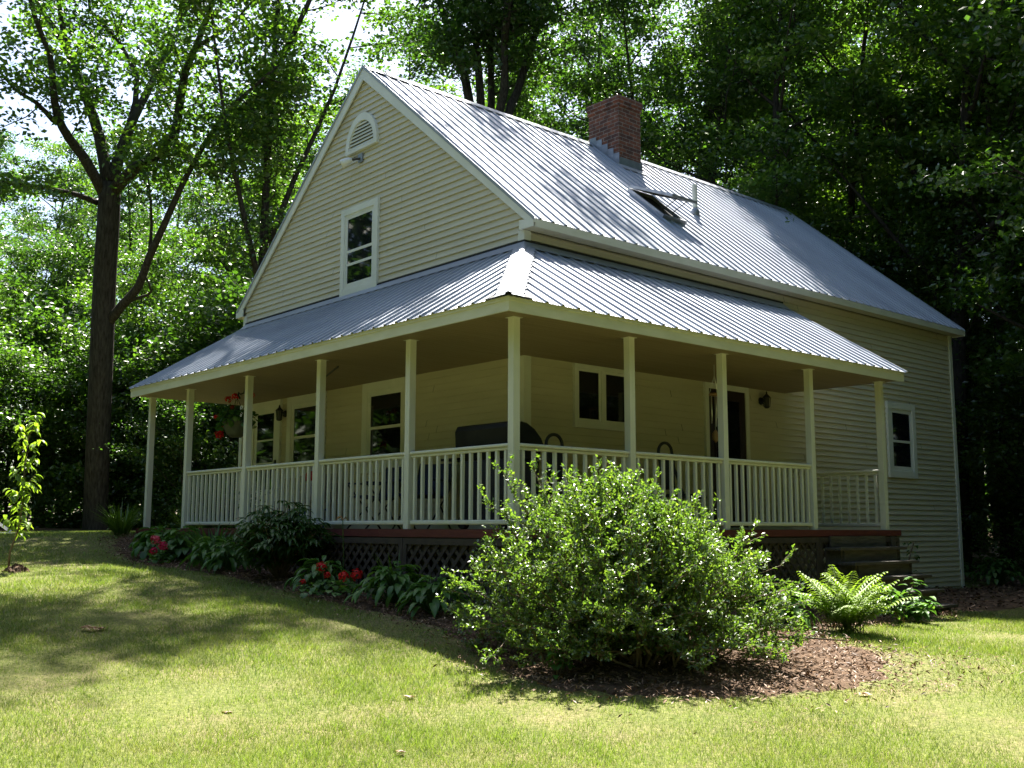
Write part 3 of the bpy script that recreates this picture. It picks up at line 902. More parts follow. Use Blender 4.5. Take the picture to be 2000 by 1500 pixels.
# posts
PW = .0445
posts = [(-DX, y) for y in (7.532, 6.046, 4.069, 2.068, .067)] + [(-DX, -DY)] + [(x, -DY) for x in (.046, 1.762, 3.692, 5.555)]
for (x, y) in posts:
    mb = MB(); mb.box(x - PW, x + PW, y - PW, y + PW, 0.0, 2.196); mb.box(x - .068, x + .068, y - .068, y + .068, 2.1965, 2.1995)
    mb.build("post", M['post'], house, bevel=.006)
# railings
def railing(p, q, nb):
    p, q = Vector(p), Vector(q)
    d = (q - p).normalized()
    a, b = p + d * PW, q - d * PW
    mb = MB()
    up = Vector((0, 0, 1))
    mb.bar(a + up * .868, b + up * .868, .075, .036); mb.bar(a + up * .832, b + up * .832, .034, .034)
    mb.bar(a + up * .075, b + up * .075, .04, .05)
    rl_ = mb.build("railing", M['post'], house, bevel=.012)
    for k in range(nb):
        c = a + (b - a) * ((k + .5) / nb)
        s = .017
        m_ = MB(); m_.box(c.x - s, c.x + s, c.y - s, c.y + s, .101, .814); m_.build("baluster", M['post'], rl_)
for a, b, n in ((6.046, 4.069, 13), (4.069, 2.068, 14), (2.068, .067, 14), (.067, -DY, 12)):
    railing((-DX, a, 0), (-DX, b, 0), n)
for a, b, n in ((-DX, .046, 11), (.046, 1.762, 11), (1.762, 3.692, 14)):
    railing((a, -DY, 0), (b, -DY, 0), n)
railing((5.555, -DY, 0), (5.555, -.02, 0), 11)
# steps
mb = MB()
y = DYE - .0
sr = MB()
for k in range(5):
    zt = -.235 - k * .19
    xr = 5.50 - k * .045
    ya = y - .03 - k * .2
    m_ = MB(); m_.box(3.75, xr, ya - .25, ya, zt - .04, zt); m_.build("step", M['step'], house, bevel=.006)
    sr.box(3.85, 3.90, ya - .19, y + .02, zt - .25, zt - .041)
    sr.box(xr - .16, xr - .11, ya - .19, y + .02, zt - .25, zt - .041)
    sr.box(3.9, xr - .17, ya - .01, ya + .012, zt - .041 - .0, zt + .15)
sr.box(5.56, 5.66, y - .02, y + .06, -1.2, -.09)
sr.build("stringer", M['step'], house)
# ceiling hook
mb = MB(); mb.tube([(-1.3, 2.35, 2.2), (-1.3, 2.35, 2.19), (-1.36, 2.48, 2.10), (-1.38, 2.52, 2.07), (-1.38, 2.55, 2.08)], .012, 6); mb.build("hook", M['black'], house)
mb = MB(); mb.tube([(-1.5, 4.59, 2.2), (-1.5, 4.63, 2.10), (-1.5, 4.67, 2.03), (-1.5, 4.78, 2.02), (-1.5, 4.85, 2.05), (-1.5, 4.86, 2.02), (-1.5, 4.80, 1.96)], .014, 6); mb.build("hook", M['black'], house)

# ------------------------------------------------------------------ foliage tools
def unit(v): return v / (np.linalg.norm(v, axis=-1, keepdims=True) + 1e-9)

def leaf_quads(P, L, W, nrm_up=1.0, spread=.6, rg=None, fold=0.0, dirs=None):
    """one diamond per point; returns V,F"""
    rg = rg or rng
    n = len(P)
    nr_ = rg.normal(0, spread, (n, 3)); nr_[:, 2] += nrm_up; nr_ = unit(nr_)
    t = rg.normal(0, 1, (n, 3)) if dirs is None else dirs + rg.normal(0, .35, (n, 3))
    t = unit(t - nr_ * np.sum(t * nr_, 1, keepdims=True))
    s = np.cross(nr_, t)
    L = np.broadcast_to(L, (n,))[:, None] * rg.uniform(.7, 1.25, (n, 1)); W = np.broadcast_to(W, (n,))[:, None] * rg.uniform(.7, 1.2, (n, 1))
    a = P; b = P + t * L * .45 + s * W / 2 + nr_ * L * fold; c = P + t * L - nr_ * L * .12; d = P + t * L * .45 - s * W / 2 + nr_ * L * fold
    V = np.stack([a, b, c, d], 1).reshape(-1, 3)
    F = np.arange(4 * n).reshape(n, 4)
    return V, F

def grow_path(p0, d0, length, n, up=0.0, wob=.15, rg=None):
    rg = rg or rng
    p = np.array(p0, float); d = unit(np.array(d0, float)); out = [p.copy()]
    for k in range(n):
        d = unit(d + np.array((0, 0, up)) / n + rg.normal(0, wob, 3))
        p = p + d * length / n
        out.append(p.copy())
    return out

def interp(path, t):
    k = min(int(t * (len(path) - 1)), len(path) - 2)
    f = t * (len(path) - 1) - k
    return path[k] * (1 - f) + path[k + 1] * f, unit(path[k + 1] - path[k])

def twigs_from(paths, mb, cl, rg, per_m=2.2, tl=1.3, start=.25, r=.02, flat=.35):
    """side branches along limb paths; adds tubes to mb and leaf cluster centres to cl"""
    for path in paths:
        path = [np.array(p, float) for p in path]
        Ltot = sum(np.linalg.norm(path[i + 1] - path[i]) for i in range(len(path) - 1))
        nb = max(2, int(Ltot * per_m))
        for k in range(nb):
            t = start + (1 - start) * (k + rg.uniform(0, 1)) / nb
            p, d = interp(path, min(t, .999))
            side = rg.normal(0, 1, 3); side[2] *= flat
            side = unit(side - d * np.dot(side, d))
            ln = tl * rg.uniform(.5, 1.2) * (1.15 - .5 * t)
            br = grow_path(p, d * .5 + side, ln, 3, .1, .18, rg)
            mb.tube(br, [r, r * .75, r * .5, r * .25], 4, False)
            for q in (.45, .75, 1.0):
                c, _ = interp(br, min(q, .999)); cl.append(c)
        cl.append(path[-1])

def make_tree_meshes(name, seed, h, r0, cb, cr, nl, leaf, per=44, spread=(.34, .34, .12), lean=0.0, droop=0.0, top=1.0, up=.35):
    """one kind of tree: (trunk mesh, crown mesh) at the origin"""
    rg = np.random.default_rng(seed)
    mb = MB(); cl = []
    ang = rg.uniform(0, 6.28)
    tp = grow_path((0, 0, -.4), (lean * math.cos(ang), lean * math.sin(ang), 1), h * .96 + .4, 9, .12, .035, rg)
    rad = [r0 * (1.25 if i == 0 else (1 - .92 * (i / 9) ** .85)) for i in range(10)]
    mb.tube(tp, rad, 10)
    limbs = []
    for k in range(nl):
        t = cb + (top - .04 - cb) * ((k + rg.uniform(0, 1)) / nl)
        p, d = interp(tp, t)
        s = (t - cb) / (1 - cb)
        az = ang + k * 2.4 + rg.normal(0, .4)
        ln = cr * (math.sin(math.pi * min(1, .22 + .80 * s)) ** .7 + .12) * rg.uniform(.65, 1.1)
        el = up + .5 * s + rg.normal(0, .15)
        b = grow_path(p, (math.cos(az) * math.cos(el), math.sin(az) * math.cos(el), math.sin(el)), ln, 5, .25 - droop, .12, rg)
        rr_ = r0 * (1 - .9 * t) * .55
        mb.tube(b, [max(.012, rr_ * (1 - .17 * i)) for i in range(6)], 6, False)
        limbs.append(b)
    limbs.append(tp[-3:])
    twigs_from(limbs, mb, cl, rg, 1.45, cr * .38, .2, .018)
    cl = np.array(cl)
    P = np.repeat(cl, per, 0) + rg.normal(0, 1, (len(cl) * per, 3)) * np.array(spread)
    szv = np.repeat(rg.uniform(.7, 1.35, len(cl)), per) * leaf
    V, F = leaf_quads(P, szv, szv * .62, 1.0, .62, rg)
    # clumps share a tone, leaves vary inside
    tint = np.clip(np.repeat(rg.normal(.45, .22, len(cl)), per) + rg.normal(0, .16, len(P)), 0, 1)
    return mb.mesh(name + "_trunk"), np_mesh(name + "_crown", V, F, tint)

def plant_tree(root_name, loc, rz, sc, tm, cm, tmat, cmat, label, cat, group):
    t = empty(root_name, loc, rz, label, cat, group)
    t.scale = (sc, sc, sc)
    link_mesh("trunk", tm, tmat, t, True)
    link_mesh("crown", cm, cmat, t)
    return t

# ------------------------------------------------------------------ woodland trees
T = {}
T['tall'] = make_tree_meshes("tall", 11, 21, .24, .30, 4.6, 22, .15, 78)
T['slim'] = make_tree_meshes("slim", 12, 20, .17, .22, 3.3, 22, .14, 74)
T['broad'] = make_tree_meshes("broad", 13, 19, .30, .24, 5.6, 24, .155, 78)
T['slim2'] = make_tree_meshes("slimb", 14, 22, .19, .34, 3.6, 20, .14, 74, lean=.06)
T['young'] = make_tree_meshes("young", 15, 11, .10, .10, 2.7, 24, .13, 70, up=.2)
T['under'] = make_tree_meshes("under", 16, 5.2, .05, .04, 2.2, 20, .12, 66, spread=(.38, .38, .12), up=.15)

def grove(lst, nm, cmat, label, cat, group, seed):
    r = random.Random(seed)
    for (x, y, kind, sc) in lst:
        tm, cm = T[kind]
        plant_tree(nm, (x, y, g1(x, y)), r.uniform(0, 6.28), sc * r.uniform(.93, 1.07), tm, cm, M['bark2'], M[cmat], label, cat, group)

grove([(5.6, 36.4, 'tall', .8), (9.0, 44.2, 'broad', .9), (5.8, 26.9, 'slim', .75), (11.2, 38.2, 'broad', .9), (-.4, 29.2, 'young', 1.1), (1.7, 33.8, 'slim2', .7),
       (-5, 32, 'young', 1.2), (-10, 36, 'tall', .7), (13.8, 31.9, 'tall', .9), (-7, 42, 'broad', .8), (3, 46, 'tall', .8)],
      "woodland_tree", 'leaf_wood', "broadleaf woodland tree in the sunlit belt behind the big maple", "tree", "trees behind the big maple", 1)
grove([(9.7, 28.8, 'slim', .9), (6.7, 21.7, 'slim2', .8), (12.5, 26.0, 'tall', .85), (13.9, 21.6, 'broad', .9), (11.6, 18.4, 'slim', .9), (15.2, 15.6, 'slim2', .85), (19.0, 32.7, 'broad', 1.1), (18.6, 18.3, 'tall', 1), (21.2, 24.0, 'broad', 1.05), (23.4, 18.1, 'tall', 1), (24.1, 14.8, 'slim2', 1), (28.6, 25.6, 'broad', 1.1)],
      "backdrop_tree", 'leaf_wood', "tall broadleaf tree rising behind the house roof", "tree", "trees rising behind the house", 2)
grove([(22.4, 10.9, 'slim', 1), (19.7, 7.9, 'slim2', 1), (27.8, 11.6, 'broad', 1.05), (20.1, 5.2, 'slim', 1), (25.5, 8.2, 'tall', 1), (18.4, 3.4, 'slim2', .95), (23.9, 5.5, 'tall', 1.05), (16.6, 1.4, 'slim', .95), (21.9, 3.3, 'broad', 1), (19.5, .6, 'slim2', 1),
       (27.6, 3.7, 'broad', 1.1), (35, 18, 'broad', 1.2), (36, 14, 'tall', 1.2), (34, 9, 'broad', 1.2), (30, 17, 'tall', 1.1), (24, -1.5, 'tall', 1), (30, -3, 'broad', 1.1)],
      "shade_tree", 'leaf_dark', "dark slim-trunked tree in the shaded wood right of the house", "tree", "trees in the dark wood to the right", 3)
grove([(-2.2, 22.5, 'under', 1.1), (.3, 21.5, 'under', 1.2), (2.7, 20.5, 'young', .8), (3.9, 18.4, 'under', 1.15), (5.4, 23, 'young', .95), (3.3, 23.5, 'under', 1.2), (7.6, 24.5, 'young', 1), (-4.5, 24, 'under', 1.1), (-7, 25, 'young', .8), (5.6, 17.3, 'young', .8), (-1.2, 25, 'young', .85), (1.8, 24.5, 'young', .8),
       (4.6, 20.5, 'under', 1.2), (7.0, 21.0, 'under', 1.3), (6.3, 18.6, 'under', 1.1), (-9.5, 24, 'under', 1.2), (3.0, 28, 'young', .9), (8.4, 19.5, 'young', .9), (-3.2, 20.6, 'under', 1.0), (-1.0, 20.0, 'under', .9), (1.9, 19.6, 'under', .95), (2.9, 17.6, 'under', .9), (4.2, 16.2, 'under', 1.0), (-6.2, 22, 'under', 1.1), (-8, 22.6, 'under', 1.1), (.6, 23.4, 'under', 1.3), (5.0, 19.4, 'under', 1.2), (3.4, 21.6, 'under', 1.2), (-3.6, 26, 'young', .9), (2.4, 15.4, 'under', .7), (-11, 26, 'young', .9), (-13, 23, 'under', 1.3)],
      "understory_tree", 'leaf_wood', "low understory sapling tree at the lawn edge beyond the big maple", "small tree", "understory left of the house", 4)
grove([(15.4, .1, 'under', .9), (17.2, -.9, 'under', 1.0), (16.0, 2.6, 'young', .85), (18.5, 1.6, 'under', 1.1), (20.5, -2.2, 'under', 1.2), (15.0, 4.4, 'young', .8), (18.2, 6.0, 'young', .9), (21.3, 1.2, 'young', .9), (13.0, 4.9, 'tall', .95), (13.6, 9.4, 'slim', .9), (16.2, 5.6, 'tall', .95), (14.2, 8.2, 'slim2', .9), (23, 8, 'young', 1)],
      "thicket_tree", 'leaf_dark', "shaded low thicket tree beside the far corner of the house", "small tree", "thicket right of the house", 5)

grove([(15.4, 2.0, 'tall', 1), (14.0, -3.2, 'broad', .95), (11.8, -6.6, 'tall', .95), (13, -8, 'tall', 1), (9, -10.5, 'broad', .95), (17, -6.5, 'broad', 1), (5, -13, 'tall', .95), (1.5, -16.5, 'broad', 1), (13, -13, 'tall', 1.05), (8, -16, 'broad', 1.05), (20, -11, 'tall', 1), (-3, -19, 'tall', 1), (7, -9.2, 'young', 1.0), (11, -7.6, 'young', 1.05), (15, -5.6, 'young', 1), (4, -11, 'young', 1.05), (9.5, -8.6, 'young', .9), (19, -4.6, 'young', 1), (0, -14.5, 'young', 1), (22, -7, 'broad', 1)],  # mostly out of view; added to keep sky light off the side wall
      "edge_tree", 'leaf_dark', "tree of the wood edge along the right side of the lawn, mostly unseen, added to block sky light", "tree", "trees along the right lawn edge", 6)
# ---- trees with their own limbs, following the photograph's silhouettes; high unseen limbs added to cast dapples
def custom_tree(nm, loc, limbs, radii, cmat, label, seed, per=40, leaf=.15, per_m=2.4, tl=1.4, spread=(.34, .34, .12), starts=None, trunk_sides=12):
    """limbs in world coordinates; first one is the trunk"""
    rg = np.random.default_rng(seed)
    o = np.array(loc, float)
    t = empty(nm, loc, 0, label, "tree")
    mb = MB(); cl = []
    paths = []
    for i, (L, (ra, rb)) in enumerate(zip(limbs, radii)):
        L = [np.array(p) - o for p in L]
        # resample smoothly
        Q = []
        for k in range(len(L) - 1):
            p0 = L[max(k - 1, 0)]; p1 = L[k]; p2 = L[k + 1]; p3 = L[min(k + 2, len(L) - 1)]
            for s in (0, .5):
                Q.append(.5 * (2 * p1 + (p2 - p0) * s + (2 * p0 - 5 * p1 + 4 * p2 - p3) * s * s + (3 * p1 - p0 - 3 * p2 + p3) * s ** 3))
        Q.append(L[-1])
        n = len(Q)
        rd = [ra + (rb - ra) * (k / (n - 1)) ** .8 for k in range(n)]
        if i == 0: rd[0] *= 1.25; rd[1] *= 1.06
        mb.tube(Q, rd, trunk_sides if i == 0 else 9)
        if starts is None or starts[i] is not None:
            paths.append((Q, .25 if starts is None else starts[i]))
    for Q, s in paths:
        twigs_from([Q], mb, cl, rg, per_m, tl, s, .02)
    cl = np.array(cl)
    P = np.repeat(cl, per, 0) + rg.normal(0, 1, (len(cl) * per, 3)) * np.array(spread)
    szv = np.repeat(rg.uniform(.75, 1.3, len(cl)), per) * leaf
    V, F = leaf_quads(P, szv, szv * .72, 1.0, .6, rg)
    tint = np.clip(np.repeat(rg.normal(.45, .22, len(cl)), per) + rg.normal(0, .16, len(P)), 0, 1)
    link_mesh("trunk", mb.mesh("trunk"), M['bark'], t, True)
    link_mesh("crown", np_mesh("crown", V, F, tint), M[cmat], t)
    return t

mx0, my0 = .95, 17.2
maple = [
 [(.95, 17.2, -.35), (.92, 17.19, 0.2), (.81, 16.97, 1.67), (.65, 16.64, 4.22), (.53, 16.38, 6.27), (.47, 16.18, 7.67), (.42, 16.08, 8.6)],
 [(.33, 16.15, 8.3), (-.32, 15.83, 9.0), (-.78, 15.63, 9.35), (-1.14, 15.46, 9.78), (-1.37, 15.16, 10.33), (-1.6, 14.73, 10.87), (-2.04, 14.46, 11.51), (-2.36, 14.32, 12.33), (-2.7, 14.1, 13.5)],
 [(-1.2, 15.53, 9.66), (-1.7, 15.26, 9.89), (-2.2, 15.14, 10.02), (-2.8, 15.04, 10.49), (-3.8, 14.9, 10.9)],
 [(.38, 16.07, 8.5), (.18, 16.31, 9.79), (-.11, 16.63, 10.9), (-.34, 16.95, 11.76), (-.52, 17.34, 12.68), (-.68, 17.44, 13.65), (-.89, 17.41, 14.85), (-1.1, 17.4, 16.5)],
 [(-.4, 16.98, 11.89), (-.83, 16.96, 12.58), (-1.29, 17.0, 13.13), (-1.7, 16.82, 13.87), (-2.3, 16.7, 14.8)],
 [(.43, 16.01, 8.6), (.7, 16.16, 9.6), (.97, 16.16, 10.5), (1.26, 16.18, 11.21), (1.63, 16.21, 12.25), (2.05, 16.16, 13.38), (2.25, 15.92, 14.52), (2.5, 15.8, 16)],
 [(.91, 16.24, 10.37), (1.04, 16.29, 11.67), (.48, 16.9, 13.0), (.08, 17.32, 13.59), (-.05, 17.24, 14.66)],
 [(.49, 16.01, 8.4), (.62, 15.04, 8.75), (.84, 14.14, 8.95), (.97, 13.57, 9.27), (.92, 13.21, 9.98), (.87, 12.87, 10.61), (.9, 12.35, 11.13), (.97, 11.9, 11.8), (.94, 11.38, 12.57), (.9, 11, 14)],
 [(.9, 12.36, 11.07), (1.07, 11.79, 11.17), (1.27, 11.31, 11.37), (1.44, 10.69, 11.74)],
 [(.2, 16.33, 8.12), (-.39, 16.04, 8.12), (-1.06, 15.83, 8.06), (-1.8, 15.69, 7.98), (-2.59, 15.6, 7.9), (-3.4, 15.5, 7.9)],
 [(.70, 16.45, 5.1), (.82, 15.86, 5.5), (.96, 15.27, 5.88), (.97, 14.74, 6.49), (1.06, 14.13, 7.21), (1.14, 13.67, 7.82), (1.27, 13.18, 8.48), (1.44, 12.64, 9.12), (1.58, 12.17, 9.58), (1.84, 11.46, 9.99), (2.1, 10.76, 10.39)],
 [(.86, 15.81, 5.57), (1.03, 15.25, 5.63), (1.09, 14.78, 5.69), (.88, 14.64, 6.01)],
 [(.97, 14.74, 6.49), (.99, 14.71, 7.32), (.87, 14.66, 8.19), (.77, 14.82, 9.25)],
]
mr = [(.315, .27), (.15, .03), (.07, .015), (.17, .03), (.09, .02), (.17, .03), (.09, .02), (.17, .035), (.06, .015), (.085, .015), (.13, .03), (.05, .02), (.05, .015)]
custom_tree("maple_tree", (mx0, my0, g1(mx0, my0)), maple, mr, 'leaf_maple', "large maple with a thick dark trunk and spreading limbs on the left lawn edge", 21, per=72, leaf=.13, per_m=2.0, tl=1.7,
            starts=[None, .2, .2, .2, .2, .2, .2, .25, .2, .25, .5, None, .5])
multi = [
 [(10.7, 13.7, -.6), (10.5, 13.6, 3), (10.35, 13.5, 6.43), (9.89, 13.23, 10.9), (9.63, 13.16, 12.54), (9.28, 13.22, 13.87), (8.91, 13.38, 14.77), (8.58, 13.46, 15.96), (8.3, 13.5, 19)],
 [(10.8, 13.8, -.5), (10.54, 13.73, 6.48), (10.18, 13.23, 10.97), (10.11, 13.21, 12.85), (10.02, 13.3, 14.3), (9.95, 13.36, 15.76), (9.9, 13.44, 17.09), (9.8, 13.5, 20)],
 [(10.8, 13.5, -.5), (10.52, 13.48, 6.44), (10.31, 12.8, 11.2), (10.21, 12.24, 12.56), (9.91, 11.89, 13.75), (9.59, 11.42, 14.87), (9.6, 11.21, 16.02), (9.6, 11, 18)],
 [(10.9, 13.6, -.5), (10.64, 13.38, 6.44), (10.51, 12.57, 11.5), (10.94, 12.49, 12.85), (11.37, 12.4, 14.24), (11.67, 12.16, 15.56), (11.76, 11.8, 17.09), (12, 11.6, 19)],
 [(8.6, 9.8, 17.5), (7.4, 9.0, 18.5), (6.4, 8.4, 19.5), (5.6, 7.8, 20.3)],  # this and the next two: unseen limbs added to dapple the roof
 [(9.3, 10.8, 15.5), (8.8, 9.4, 17), (8.4, 8.4, 18.6), (8.2, 7.4, 20)],
 [(9.91, 11.89, 13.75), (9.3, 10.8, 15.5), (8.6, 9.8, 17.5), (8.0, 9.2, 19.5)],
 [(11, 13.9, -.5), (10.84, 13.98, 6.56), (10.55, 13.39, 11.26), (10.76, 13.46, 12.79), (10.78, 13.54, 14.46), (10.9, 13.53, 16.16), (11, 13.6, 19)],
]
custom_tree("clustered_tree", (10.7, 13.7, g1(10.7, 13.7)), multi, [(.24, .06), (.2, .05), (.2, .05), (.2, .05), (.05, .015), (.06, .015), (.1, .02), (.2, .05)], 'leaf_wood', "tree of five stems rising together behind the roof ridge", 22, per=70, leaf=.14, per_m=1.5, tl=2.6, starts=[.5] * 4 + [.05, .1, .1, .5])
fork = [
 [(17.0, 10.7, -.7), (17.03, 10.66, 5.28), (16.58, 10.05, 10.83), (16.58, 9.82, 12.09), (16.55, 9.62, 13.36), (16.43, 9.46, 14.79), (16.4, 9.26, 16.05), (16.34, 9.08, 17.32), (16.3, 9, 19)],
 [(16.62, 10.1, 10.5), (16.6, 10.0, 10.98), (16.38, 9.34, 12.73), (16.35, 8.72, 13.35), (16.49, 8.23, 13.88), (16.62, 7.75, 14.41), (16.87, 6.99, 15.18), (16.83, 6.24, 15.83)],
 [(16.62, 10.0, 10.7), (16.67, 9.91, 11.14), (17.27, 9.63, 12.72), (17.68, 9.3, 14.09), (18.46, 8.82, 15.89), (18.56, 8.44, 17.52)],
]
custom_tree("forked_tree", (17, 10.7, g1(17, 10.7)), fork, [(.36, .09), (.2, .03), (.2, .04)], 'leaf_wood', "forked grey-trunked tree behind the chimney end of the roof", 23, per=72, leaf=.14, per_m=2.4, tl=1.8, starts=[.35, .15, .15])
custom_tree("leaning_tree", (3.2, 13.2, g1(3.2, 13.2)), [[(3.2, 13.2, -.5), (3.15, 13.0, 3), (3.0, 12.8, 6.5), (2.9, 12.5, 10), (2.9, 12.3, 12.5), (2.9, 12.2, 14.5)],
             [(3.0, 12.8, 6.5), (3.4, 12.0, 8.5), (3.9, 11.2, 10.5), (4.4, 10.6, 13)], [(3.05, 12.85, 5.5), (2.2, 12.4, 7.5), (1.4, 11.9, 9.5), (.7, 11.4, 12)], [(4.4, 10.6, 13), (5.0, 10, 15.5), (5.6, 9.6, 18), (6.0, 9.2, 19.5)], [(2.95, 12.6, 8.5), (3.2, 13.4, 10.5), (3.6, 14.2, 13.5)], [(2.9, 12.3, 11), (3.6, 10.5, 14.5), (3.0, 9.0, 16.5), (2.2, 8.0, 18)], [(3.6, 10.5, 14.5), (2.2, 8.8, 15.5), (1.0, 8.0, 16.5), (0, 7.6, 17.5)], [(3.0, 9.0, 16.5), (3.6, 8.5, 18), (4.2, 8.0, 19.5)], [(2.2, 8.8, 15.5), (1.6, 7.6, 17), (1.0, 6.8, 18.2)]],  # limbs above the frame were added to dapple lawn and roof
            [(.16, .04), (.09, .02), (.09, .02), (.06, .02), (.09, .02), (.07, .02), (.05, .015), (.05, .015), (.04, .015)], 'leaf_wood', "slender tree with a leafy crown just left of the gable", 24, per=66, leaf=.13, per_m=1.8, tl=1.5, starts=[.25] + [.1] * 8)

# far wood that reads as one mass
def far_wood():
    rg = np.random.default_rng(5)
    n = 1500
    th = rg.uniform(R(48.7 - 75), R(48.7 + 75), n)
    d = rg.uniform(44, 74, n)
    x = EYE[0] + d * np.cos(th); y = EYE[1] + d * np.sin(th)
    z = rg.uniform(0.0, 1.0, n) ** 1.25 * 10
    cl = np.stack([x, y, z], 1)
    # unseen ring left of and behind the viewer, added to block low sky
    m = 1500
    th2 = rg.uniform(R(94), R(296), m)
    d2 = rg.uniform(17, 25, m)
    c2 = np.stack([-6 + d2 * np.cos(th2), -3 + d2 * np.sin(th2), rg.uniform(0, 1, m) * 14 - .5], 1)
    k = 1500
    th3 = rg.uniform(R(272), R(338), k)
    d3 = rg.uniform(12.5, 19, k)
    c3 = np.stack([4 + d3 * np.cos(th3), -4 + d3 * np.sin(th3), rg.uniform(0, 1, k) * 21 - 1], 1)  # unseen high bank on the right, added to darken the side wall
    cl = np.concatenate([cl, c2, c3]); n += m + k
    per = 85
    P = np.repeat(cl, per, 0) + rg.normal(0, 1, (n * per, 3)) * np.array((1.5, 1.5, .8))
    P[:, 2] = np.maximum(P[:, 2], -.4)
    V, F = leaf_quads(P, .42, .30, .8, .7, rg)
    tint = np.clip(np.repeat(rg.normal(.4, .16, n), per) + rg.normal(0, .14, len(P)), 0, 1)
    o = link_mesh("far_wood", np_mesh("far_wood", V, F, tint), M['leaf_wood'])
    tag(o, "far woodland closing the view, with unseen rings added to block sky light", "woodland", kind='stuff')
far_wood()

# ------------------------------------------------------------------ big shrub
RV = np.array((_rt.x, _rt.y, 0)); FV = np.array((-_rt.y, _rt.x, 0))
def bush():
    rg = np.random.default_rng(31)
    bx, by = -2.32, -3.86
    bz = g1(bx, by)
    t = empty("large_shrub", (bx, by, bz), 0, "large round leafy green shrub in front of the porch corner", "shrub")
    mb = MB(); pts = []; dirs = []
    def spray(path, n_tw, s0, s1, nlv, lo, hi):
        for j in range(n_tw):
            s = s0 + (s1 - s0) * (j + rg.uniform(0, 1)) / n_tw
            p, d = interp(path, min(s, .999))
            sd = rg.normal(0, 1, 3); sd[2] = abs(sd[2]) * .5 - .1
            tw = grow_path(p, d * .7 + unit(sd) * .9, rg.uniform(lo, hi), 3, .25, .12, rg)
            mb.tube(tw, [.0035, .003, .002, .0012], 3, False)
            for q in rg.uniform(.05, 1, nlv):
                c_, dd_ = interp(tw, min(q, .999)); pts.append(c_ + rg.normal(0, .012, 3)); dirs.append(dd_)
    stems = 230
    for k in range(stems):
        az = k * 2.39996 + rg.normal(0, .2)
        el = R(-4 + 92 * ((k + .5) / stems) ** 1.05)
        dv = RV * math.cos(az) * math.cos(el) + FV * math.sin(az) * math.cos(el) + np.array((0, 0, math.sin(el)))
        a, b, c = 1.45, 1.10, 1.27
        lx, ly, lz = np.dot(dv, RV) / a, np.dot(dv, FV) / b, dv[2] / c
        rad = 1 / (abs(lx) ** 2.7 + abs(ly) ** 2.7 + abs(lz) ** 2.7) ** (1 / 2.7)
        if np.dot(dv, RV) > 0: rad *= 1 - .30 * max(0, dv[2]) * np.dot(dv, RV)
        rad *= rg.uniform(.84, 1.05) * (1.07 if rg.uniform() < .08 else 1)
        tip = dv * rad + np.array((0, 0, .12))
        base = RV * rg.normal(0, .28) + FV * rg.normal(0, .22)
        base = base + (tip * np.array((1, 1, 0))) * .25
        mid = base + (tip - base) * .5 + np.array((0, 0, .14 * rad))
        path = [base + (mid - base) * q * (2 - q) if False else (base * (1 - q) ** 2 + 2 * mid * q * (1 - q) + tip * q * q) + rg.normal(0, .025, 3) * (q > 0) for q in np.linspace(0, 1, 8)]
        mb.tube(path, [.011 * (1 - .11 * i) for i in range(8)], 5, False)
        spray(path, 16, .18, 1.0, 25, .10, .26)
        for q in rg.uniform(.7, 1, 14):
            c_, dd_ = interp(path, min(q, .999)); pts.append(c_); dirs.append(dd_)
    # long sprays that stick out towards the corner post and upward
    for tip in ((-.95, .02, 1.36), (-.72, .1, 1.42)):
        e = RV * tip[0] + FV * tip[1] + np.array((0, 0, tip[2]))
        path = [np.zeros(3), e * .3 + np.array((0, 0, .12)), e * .6 + np.array((0, 0, .1)), e * .85, e, e * 1.1 + np.array((0, 0, .05))]
        mb.tube(path, [.014, .012, .010, .008, .006, .003], 6, False)
        spray(path, 10, .55, 1.0, 18, .1, .2)
    P = np.array(pts); D = np.array(dirs)
    low = P[:, 2] < .03
    P[low, 2] = rg.uniform(.03, .16, low.sum())
    n = len(P)
    V, F = leaf_quads(P, .035, .022, .8, 1.0, rg, .08, D * .8)
    tint = np.clip(rg.normal(.45, .27, n), 0, 1)
    link_mesh("stems", mb.mesh("stems"), M['twig'], t)
    link_mesh("foliage", np_mesh("foliage", V, F, tint), M['leaf_bush'], t)
bush()

# ------------------------------------------------------------------ bed plants
def blade(base, az, el, L, W, droop, segs=5, fold=.25, shape='ovate'):
    """curved leaf blade with a centre fold: list of verts/quads"""
    V, F = [], []
    d = np.array((math.cos(az) * math.cos(el), math.sin(az) * math.cos(el), math.sin(el)))
    s = np.array((-math.sin(az), math.cos(az), 0))
    p = np.array(base, float)
    for i in range(segs + 1):
        t = i / segs
        if shape == 'ovate': w = W * (math.sin(math.pi * min(1, t ** .75)) ** .8 if 0 < t < 1 else .04)
        elif shape == 'strap': w = W * min(1, .55 + 2 * t) * (1 - t ** 3) + .001
        else: w = W * math.sin(math.pi * (t * .96 + .03)) ** .7
        nrm = np.cross(d, s)
        V += [p - s * w / 2 - nrm * -w * fold, p.copy(), p + s * w / 2 - nrm * -w * fold]
        el2 = el - droop * (t + 1 / segs)
        d = np.array((math.cos(az) * math.cos(el2), math.sin(az) * math.cos(el2), math.sin(el2)))
        p = p + d * L / segs
    for i in range(segs):
        a = i * 3
        F += [(a, a + 1, a + 4, a + 3), (a + 1, a + 2, a + 5, a + 4)]
    return V, F

class Leaves:
    def __init__(self): self.V, self.F, self.t = [], [], []
    def add(self, vf, tint):
        n = len(self.V); V, F = vf
        self.V += V; self.F += [tuple(i + n for i in f) for f in F]; self.t += [tint] * len(F)
    def build(self, name, m, parent):
        return link_mesh(name, np_mesh(name, np.array(self.V), np.array(self.F), np.clip(self.t, 0, 1)), m, parent, True)

def at(x, y): return (x, y, g1(x, y))

